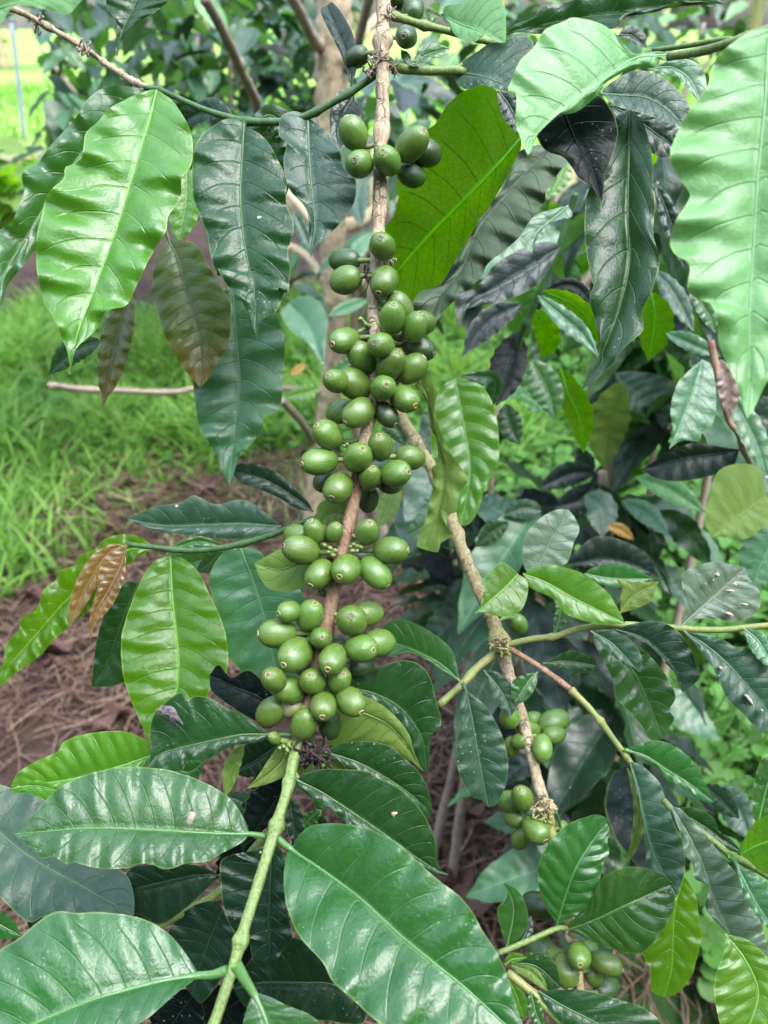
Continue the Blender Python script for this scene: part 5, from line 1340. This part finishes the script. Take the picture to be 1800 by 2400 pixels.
# unseen bushes added behind the camera to darken the leaf reflections
for k_, (x0_, x1_, y0_, y1_, z1_) in enumerate([(-3.6, -1.4, -2.9, -1.6, 2.9), (-1.3, 0.9, -3.3, -2.0, 2.6), (1.0, 3.2, -2.8, -1.6, 3.0)]):
    foliage_bush('coffee_bush', [(0, 0, 1, 1)], 520, (1, 1.2), 0.19, {'D': 3, 'K': 3, 'G': 1}, ('unseen coffee bush added behind the camera, on its left', 'lowest unseen coffee bush, added directly behind the camera', 'unseen coffee bush added behind the camera, on its right')[k_], 60 + k_, 0.5, None, 0, gpos=((x0_ + x1_) / 2, (y0_ + y1_) / 2, 0), world=((x0_, x1_), (y0_, y1_), (0.3, z1_)), NT=6, NU=2)

# ================================================================== GROUND, GRASS, STRAW
def g2(x, y):
    q = ground(x, y); return q[0], q[1]

def ground_height(x, y):
    return 0.018 * np.sin(x * 2.1 + 0.7) * np.sin(y * 1.7) + 0.008 * np.sin(x * 7.3 + y * 4.1)

def make_ground():
    b = NB('ground')
    oc = b.obj()
    sp = b.n.new('ShaderNodeSeparateXYZ'); b.l.new(oc, sp.inputs[0])
    x, y, _ = sp.outputs
    n1 = b.noise(oc, 1.6, 4, 0.6); n2 = b.noise(oc, 14, 5, 0.65); n3 = b.noise(oc, 0.5, 3)
    soil = b.mix(b.mrange(n2, 0.35, 0.65), (0.030, 0.018, 0.013), (0.070, 0.045, 0.034))
    soil = b.mix(b.mrange(n1, 0.5, 0.62, 0, 0.7), soil, (0.018, 0.011, 0.010))
    grass = b.mix(b.mrange(n2, 0.3, 0.7), (0.018, 0.045, 0.010), (0.045, 0.09, 0.02))
    past = b.mix(b.mrange(n3, 0.35, 0.65), (0.20, 0.40, 0.06), (0.30, 0.50, 0.10))
    past = b.mix(b.mrange(n2, 0.4, 0.8, 0, 0.4), past, (0.32, 0.42, 0.14))
    dry = b.mix(b.mrange(n2, 0.3, 0.7), (0.20, 0.17, 0.10), (0.30, 0.25, 0.16))
    yy = b.math('ADD', y, b.math('MULTIPLY_ADD', n1, 0.9, -0.45))
    c = b.mix(b.mrange(yy, 2.15, 2.45), soil, grass)
    c = b.mix(b.mrange(yy, 4.15, 4.5), c, soil)
    c = b.mix(b.mrange(yy, 7.0, 8.6), c, dry)
    c = b.mix(b.mrange(yy, 10.2, 12.0), c, past)
    # weedy green ground on the right
    xr = b.math('ADD', x, b.math('MULTIPLY_ADD', n1, 0.5, -0.25))
    c = b.mix(b.math('MULTIPLY', b.mrange(xr, 0.22, 0.42), b.mrange(yy, 7.0, 6.0)), c, (0.022, 0.055, 0.012))
    h = b.math('ADD', n2, b.math('MULTIPLY', b.noise(oc, 70, 4, 0.7), 0.5))
    m = b.done(b.bsdf(c, 0.9, b.bump(h, 0.03, 0.8), 0.2))
    xs = np.concatenate([[-900, -200, -60, -20, -9], np.linspace(-5, 5, 80), [9, 20, 60, 200, 900]])
    ys = np.concatenate([[-60, -10, -2], np.linspace(0, 9, 90), [12, 16, 24, 40, 80, 200, 500, 1200]])
    X, Y = np.meshgrid(xs, ys, indexing='ij')
    Z = ground_height(X, Y) * (np.abs(X) < 9) * (Y < 12) - 0.02
    Z += 0.0
    V = np.column_stack([X.ravel(), Y.ravel(), Z.ravel()])
    n, k = X.shape
    i, j = np.meshgrid(np.arange(n - 1), np.arange(k - 1), indexing='ij')
    F = np.stack([i * k + j, (i + 1) * k + j, (i + 1) * k + j + 1, i * k + j + 1], -1).reshape(-1, 4)
    o = mesh('ground', V, F, m, None, org=(0, 0, 0)); o['kind'] = 'structure'
make_ground()


def blades(name, pts, hgt, wid, mat, seed, label, lean=0.45, seg=4):
    g = np.random.default_rng(seed)
    n = len(pts)
    an = g.uniform(0, 2 * np.pi, n); h = hgt * g.uniform(0.35, 1.3, n) * np.array([0.8 + 0.9 * mnoise.noise(Vector((a * 3.1, b * 3.1, 1.7))) for a, b in pts]); le = np.abs(g.normal(lean, 0.3, n)); w = wid * g.uniform(0.6, 1.3, n)
    side = np.column_stack([-np.sin(an + g.normal(0, 0.6, n)), np.cos(an), np.zeros(n)])
    V = np.zeros((n, seg + 1, 2, 3))
    base = np.column_stack([pts[:, 0], pts[:, 1], ground_height(pts[:, 0], pts[:, 1]) - 0.025])
    for s in range(seg + 1):
        t = s / seg
        c = base + np.column_stack([np.cos(an) * le * h * t ** 1.8, np.sin(an) * le * h * t ** 1.8, h * (t - 0.25 * le * t * t)])
        ww = (w * (1 - t ** 1.6) * 0.5 + 0.0002)[:, None]
        V[:, s, 0] = c - side * ww; V[:, s, 1] = c + side * ww
    V = V.reshape(-1, 3)
    k = (seg + 1) * 2
    F0 = np.array([[2 * s, 2 * s + 1, 2 * s + 3, 2 * s + 2] for s in range(seg)])
    F = (F0[None] + (np.arange(n) * k)[:, None, None]).reshape(-1, 4)
    o = mesh(name, V, F, mat, None, org=(0, 0, 0)); tag(o, label, 'grass', kind='stuff')
    return o


def scatter(x0, x1, y0, y1, n, seed, keep=None):
    g = np.random.default_rng(seed)
    p = np.column_stack([g.uniform(x0, x1, n), g.uniform(y0, y1, n)])
    cl = np.array([mnoise.noise(Vector((a * 2.2, b * 2.2, seed * 3.1))) for a, b in p])
    edge = np.array([mnoise.noise(Vector((a * 1.6, b * 1.6, 7.7))) for a, b in p]) * 0.45
    m = g.uniform(0, 1, n) < np.clip(0.75 + cl * 1.2, 0.15, 1)
    if keep is not None:
        m &= keep(p[:, 0], p[:, 1], edge)
    return p[m]


# grass strip behind the straw on the left, running across behind the trunk
gp = scatter(-1.9, 0.55, 1.35, 4.4, 70000, 3, lambda x, y, e: (y + e > 2.38 - 0.95 * np.clip((-0.40 - x) / 0.7, 0, 1)) & (y + e < 4.25))
blades('dry_grass', gp[::14], 0.15, 0.008, M_GRASSP, 44, 'scattered dry blades among the fresh grass on the left', 0.9, 5)
blades('grass', gp[::2], 0.19, 0.0135, M_GRASS, 4, 'fresh green grass growing between the straw and the bare earth on the left', 0.85, 5)
gp = scatter(-1.6, 0.3, 1.9, 2.6, 2600, 5, lambda x, y, e: (y + e < 2.5))
blades('dry_grass', gp, 0.08, 0.004, M_GRASSP, 6, 'pale thin grass fringing the straw covered soil', 0.8)
gp = scatter(0.25, 2.4, 0.75, 5.0, 26000, 8, lambda x, y, e: (x + e > 0.42))
blades('grass', gp, 0.13, 0.011, M_WEED, 9, 'green grass and weeds in the shade on the right')
gp = scatter(-6, 6, 7.2, 12.5, 16000, 10)
blades('dry_grass', gp, 0.12, 0.012, M_GRASSP, 11, 'dry yellowish grass in front of the bright pasture', 0.6, 3)
gp = scatter(-14, 14, 11.5, 24, 30000, 12)
blades('pasture_grass', gp, 0.22, 0.03, M_GRASS, 13, 'bright green pasture beyond the fence', 0.5, 3)


def clover():
    g = np.random.default_rng(5)
    p = np.vstack([scatter(0.15, 1.5, 0.35, 2.6, 8500, 14, lambda x, y, e: x + e > 0.26), scatter(-1.5, 1.6, 2.5, 4.2, 2500, 15)])
    V = []; F = []; k = 0
    for a, b in p:
        h = g.uniform(0.02, 0.10); r = g.uniform(0.008, 0.017)
        c = np.array([a, b, ground_height(a, b) + h - 0.02])
        nrm = np.array([g.normal(0, 0.35), g.normal(0, 0.35) - 0.2, 1]); nrm /= np.linalg.norm(nrm)
        x = np.cross(nrm, [0.3, 1, 0]); x /= np.linalg.norm(x); y = np.cross(nrm, x)
        ph = g.uniform(0, 6)
        for q in range(3):
            a0 = ph + q * 2.1
            cc = c + (x * math.cos(a0) + y * math.sin(a0)) * r
            V.append(c)
            for s in range(7):
                an = a0 + (s - 3) * 0.42
                rr = r * (2.0 - 0.10 * abs(s - 3) ** 1.6)
                V.append(c + (x * math.cos(an) + y * math.sin(an)) * rr * (0.55 if s in (0, 6) else 1) + nrm * 0.15 * r * math.cos(s))
            F.append((k, k + 1, k + 2, k + 3)); F.append((k, k + 3, k + 4, k + 5)); F.append((k, k + 5, k + 6, k + 7))
            k += 8
    o = mesh('clover', V, np.array(F), M_WEED, None, org=(0, 0, 0), smooth=False)
    tag(o, 'round leaved clover and small weeds covering the ground at the lower right', 'weeds', kind='stuff')
clover()


def straw(cnt, t0, t1, l0, l1, seed, name, label):
    g = np.random.default_rng(seed)
    p = scatter(-1.5, 0.75, 0.45, 2.75, cnt, seed + 8, lambda x, y, e: (y + e * 0.6 < 2.5) & (x + e < 0.5))
    n = len(p); seg = 6; sides = 3
    an = g.uniform(0, 2 * np.pi, n); L = g.uniform(l0, l1, n); cv = g.normal(0, 6, n)
    th = g.uniform(t0, t1, n)
    V = np.zeros((n, seg + 1, sides, 3))
    z0 = ground_height(p[:, 0], p[:, 1]) - 0.02 + g.uniform(0.0, 0.03, n) ** 1.0
    lift = g.normal(0, 0.18, n)
    x, y = p[:, 0].copy(), p[:, 1].copy()
    a = an.copy()
    for s in range(seg + 1):
        z = z0 + lift * L * (s / seg) * (1 - s / seg) * 2 + 0.003 * np.sin(s + an * 5)
        for q in range(sides):
            u = 2 * np.pi * q / sides
            V[:, s, q] = np.column_stack([x - np.sin(a) * th * math.cos(u), y + np.cos(a) * th * math.cos(u), z + th * math.sin(u)])
        x = x + np.cos(a) * L / seg; y = y + np.sin(a) * L / seg; a = a + cv * L / seg + g.normal(0, 0.16, n)
    V = V.reshape(-1, 3); k = (seg + 1) * sides
    F0 = np.array([[s * sides + q, s * sides + (q + 1) % sides, (s + 1) * sides + (q + 1) % sides, (s + 1) * sides + q] for s in range(seg) for q in range(sides)])
    F = (F0[None] + (np.arange(n) * k)[:, None, None]).reshape(-1, 4)
    o = mesh(name, V, F, M_STRAW, None, org=(0, 0, 0))
    tag(o, label, 'mulch', kind='stuff')
straw(17000, 0.0006, 0.0024, 0.04, 0.17, 9, 'straw_mulch', 'brown tangled straw covering the soil under the branches')
straw(900, 0.0022, 0.0042, 0.10, 0.30, 12, 'dry_twigs', 'thicker dry twigs and vine pieces lying in the straw')


def litter():
    """dead leaves lying on the soil, one object each"""
    g = np.random.default_rng(21)
    n = 0
    spots = ['D:700,1290', 'D:560,1400', 'D:880,1330', 'D:1150,1290', 'D:640,1500', 'D:450,1480', 'D:1010,1250', 'H:950,430', 'H:1050,520', 'H:1180,470', 'H:1230,640', 'H:1290,700', 'G:160,470', 'G:300,760', 'G:60,250', 'G:420,60', 'K:1200,300', 'K:1300,500', 'K:1250,900', 'H:860,700', 'A:60,1500', 'G:600,1150', 'K:1330,1000', 'H:980,600']
    for k, s in enumerate(spots):
        q = px(s)[0]; c = ground(q[0], q[1], 0.01)
        L = g.uniform(0.055, 0.11); an = g.uniform(0, 6.28); W = L * g.uniform(0.2, 0.3)
        NTt, NUu = 12, 4
        t = np.linspace(0, 1, NTt + 1); us = np.linspace(-1, 1, 2 * NUu + 1); pr = prof(t)
        dirn = np.array([math.cos(an), math.sin(an), 0]); sd = np.array([-dirn[1], dirn[0], 0])
        V = []
        cu = g.uniform(-1.2, 1.2)
        for i in range(NTt + 1):
            for u in us:
                z = 0.008 + 0.9 * W * u * u * pr[i] * (1 + 0.4 * math.sin(5 * t[i] + k)) + 0.012 * math.sin(9 * t[i] + 3 * u + k) + 0.01 * (t[i] - 0.5) ** 2
                pnt = c + dirn * ((t[i] - 0.5) * L) + sd * (u * W * pr[i] + cu * 0.02 * (t[i] - 0.5) ** 2 * 4)
                V.append((pnt[0], pnt[1], max(0.0, ground_height(pnt[0], pnt[1])) + z))
        m = len(us)
        F = np.array([(i * m + j, i * m + j + 1, (i + 1) * m + j + 1, (i + 1) * m + j) for i in range(NTt) for j in range(m - 1)])
        o = mesh('fallen_leaf', V, F, M_LITTER, None)
        tag(o, 'dry curled brown leaf fallen among the straw', 'fallen leaf', 'fallen leaves on the straw')
litter()

# ================================================================== FENCE AND FAR TREES
FN = empty('wire_fence', (ground(57, 330)[0], ground(57, 330)[1], 0), 'thin grey metal posts strung with wire at the edge of the bright pasture', 'fence')
g0 = ground(57, 330); Yf = g0[1]
def fpost(xt, yt, xb, yb):
    b = ground(xb, yb); t = plane_y(xt, yt, b[1])
    V, F = tube_geo(np.linspace(b - (0, 0, 0.1), t, 10), [0.028] * 10, 8, 0.02, True)
    c = t + np.array([0, 0, 0.01]); k = len(V)
    tv, tf = tube_geo(np.array([t, t + (0, 0, 0.03), t + (0, 0, 0.04)]), [0.036, 0.036, 0.02], 8, 0, True)
    V = np.vstack([V, tv]); F = F + [[i + k for i in f] for f in tf]
    mesh('post', V, F, M_POST, FN, org=b)
fpost(27, 50, 57, 330)
fpost(950, 140, 955, 300)
for yy_ in (245, 190, 130):
    a = plane_y(-200, yy_ + 3, Yf); c = plane_y(57, yy_, Yf); e = plane_y(1300, yy_ - 6, Yf)
    tube('wire', None, None, [0.004, 0.004], M_WIRE, FN, 5, 40, 0, world_pts=np.array([a, c, e]))

M_FARL = plain('far_leaves', (0.05, 0.10, 0.035), (0.09, 0.16, 0.06), 3, 0.6, 0.001, 0.2, (0.2, 0.4, 0.06), (0.07, 0.13, 0.05))
def far_tree(x, y, h, seed, label):
    g = np.random.default_rng(seed)
    T = empty('tree', (x, y, 0), label, 'tree', 'trees beyond the pasture')
    pts = np.array([(x, y, -0.1), (x + g.normal(0, 0.2), y, h * 0.4), (x + g.normal(0, 0.4), y, h * 0.8)])
    tube('trunk', None, None, [h * 0.035, h * 0.02, h * 0.008], M_TRUNK, T, 8, 20, 0.1, world_pts=pts)
    cl = [np.array([x, y, h * 0.65]) + g.normal(size=3) * np.array([h * 0.22, h * 0.2, h * 0.16]) for _ in range(16)]
    n = 1300
    c = np.array([cl[i] for i in g.integers(0, len(cl), n)]) + g.normal(size=(n, 3)) * h * 0.075
    a = g.normal(size=(n, 3)); a /= np.linalg.norm(a, axis=1)[:, None]
    b = np.cross(a, g.normal(size=(n, 3))); b /= np.linalg.norm(b, axis=1)[:, None]
    s = (h * 0.022 * g.uniform(0.6, 1.4, n))[:, None]
    V = np.stack([c - a * s * 1.6, c + b * s, c + a * s * 1.6, c - b * s], 1).reshape(-1, 3)
    mesh('crown', V, np.arange(4 * n).reshape(-1, 4), M_FARL, T, org=(x, y, h * 0.6), smooth=False)
for k, (x, y, h) in enumerate([(-14, 34, 7), (-7.5, 40, 8), (-1, 36, 7), (5, 42, 9), (10, 34, 7), (15, 38, 9), (20, 33, 8)]):
    far_tree(x, y, h, 100 + k, 'distant leafy tree beyond the bright pasture, blurred against the pale sky')

M_SHADE = plain('added_shade_tree_leaves', (0.02, 0.055, 0.015), (0.035, 0.08, 0.02), 3, 0.6, 0.001, 0.1, (0.08, 0.2, 0.03), (0.03, 0.06, 0.02))
def added_shade_tree(x, y, h, seed, label):  # unseen trees added behind the camera to block sky reflections on the leaves
    g = np.random.default_rng(seed)
    T = empty('added_shade_tree', (x, y, 0), label, 'tree')
    pts = np.array([(x, y, -0.1), (x + 0.1, y, h * 0.3), (x - 0.1, y - 0.1, h * 0.75)])
    tube('trunk', None, None, [0.14, 0.11, 0.05], M_TRUNK, T, 12, 40, 0.1, world_pts=pts)
    cl = np.array([np.array([x, y, h * 0.60]) + g.normal(size=3) * np.array([1.25, 0.8, h * 0.17]) for _ in range(34)])
    for q in range(7):
        e = cl[q]; b = pts[1] + (pts[2] - pts[1]) * g.uniform(0, 1)
        tube('limb', None, None, [0.05, 0.035, 0.015], M_TRUNK, T, 8, 20, 0.1, world_pts=np.array([b, (b + e) / 2 + (0, 0, 0.15), e]))
    n = 9000
    c = cl[g.integers(0, len(cl), n)] + g.normal(size=(n, 3)) * 0.34
    a = g.normal(size=(n, 3)); a /= np.linalg.norm(a, axis=1)[:, None]
    b = np.cross(a, g.normal(size=(n, 3))); b /= np.linalg.norm(b, axis=1)[:, None]
    s = (0.085 * g.uniform(0.6, 1.4, n))[:, None]
    V = np.stack([c - a * s * 1.7, c + b * s, c + a * s * 1.7, c - b * s], 1).reshape(-1, 3)
    mesh('crown', V, np.arange(4 * n).reshape(-1, 4), M_SHADE, T, org=(x, y, h * 0.6), smooth=False)
for k, (x, y, h, lb) in enumerate([(-3.6, -4.0, 5.0, 'unseen leafy tree added behind the camera to darken reflections, leftmost of three'), (-0.2, -4.6, 5.6, 'unseen leafy tree added straight behind the camera to darken reflections, tallest of three'), (3.3, -4.0, 4.8, 'unseen leafy tree added behind the camera to darken reflections, rightmost of three')]):
    added_shade_tree(x, y, h, 200 + k, lb)
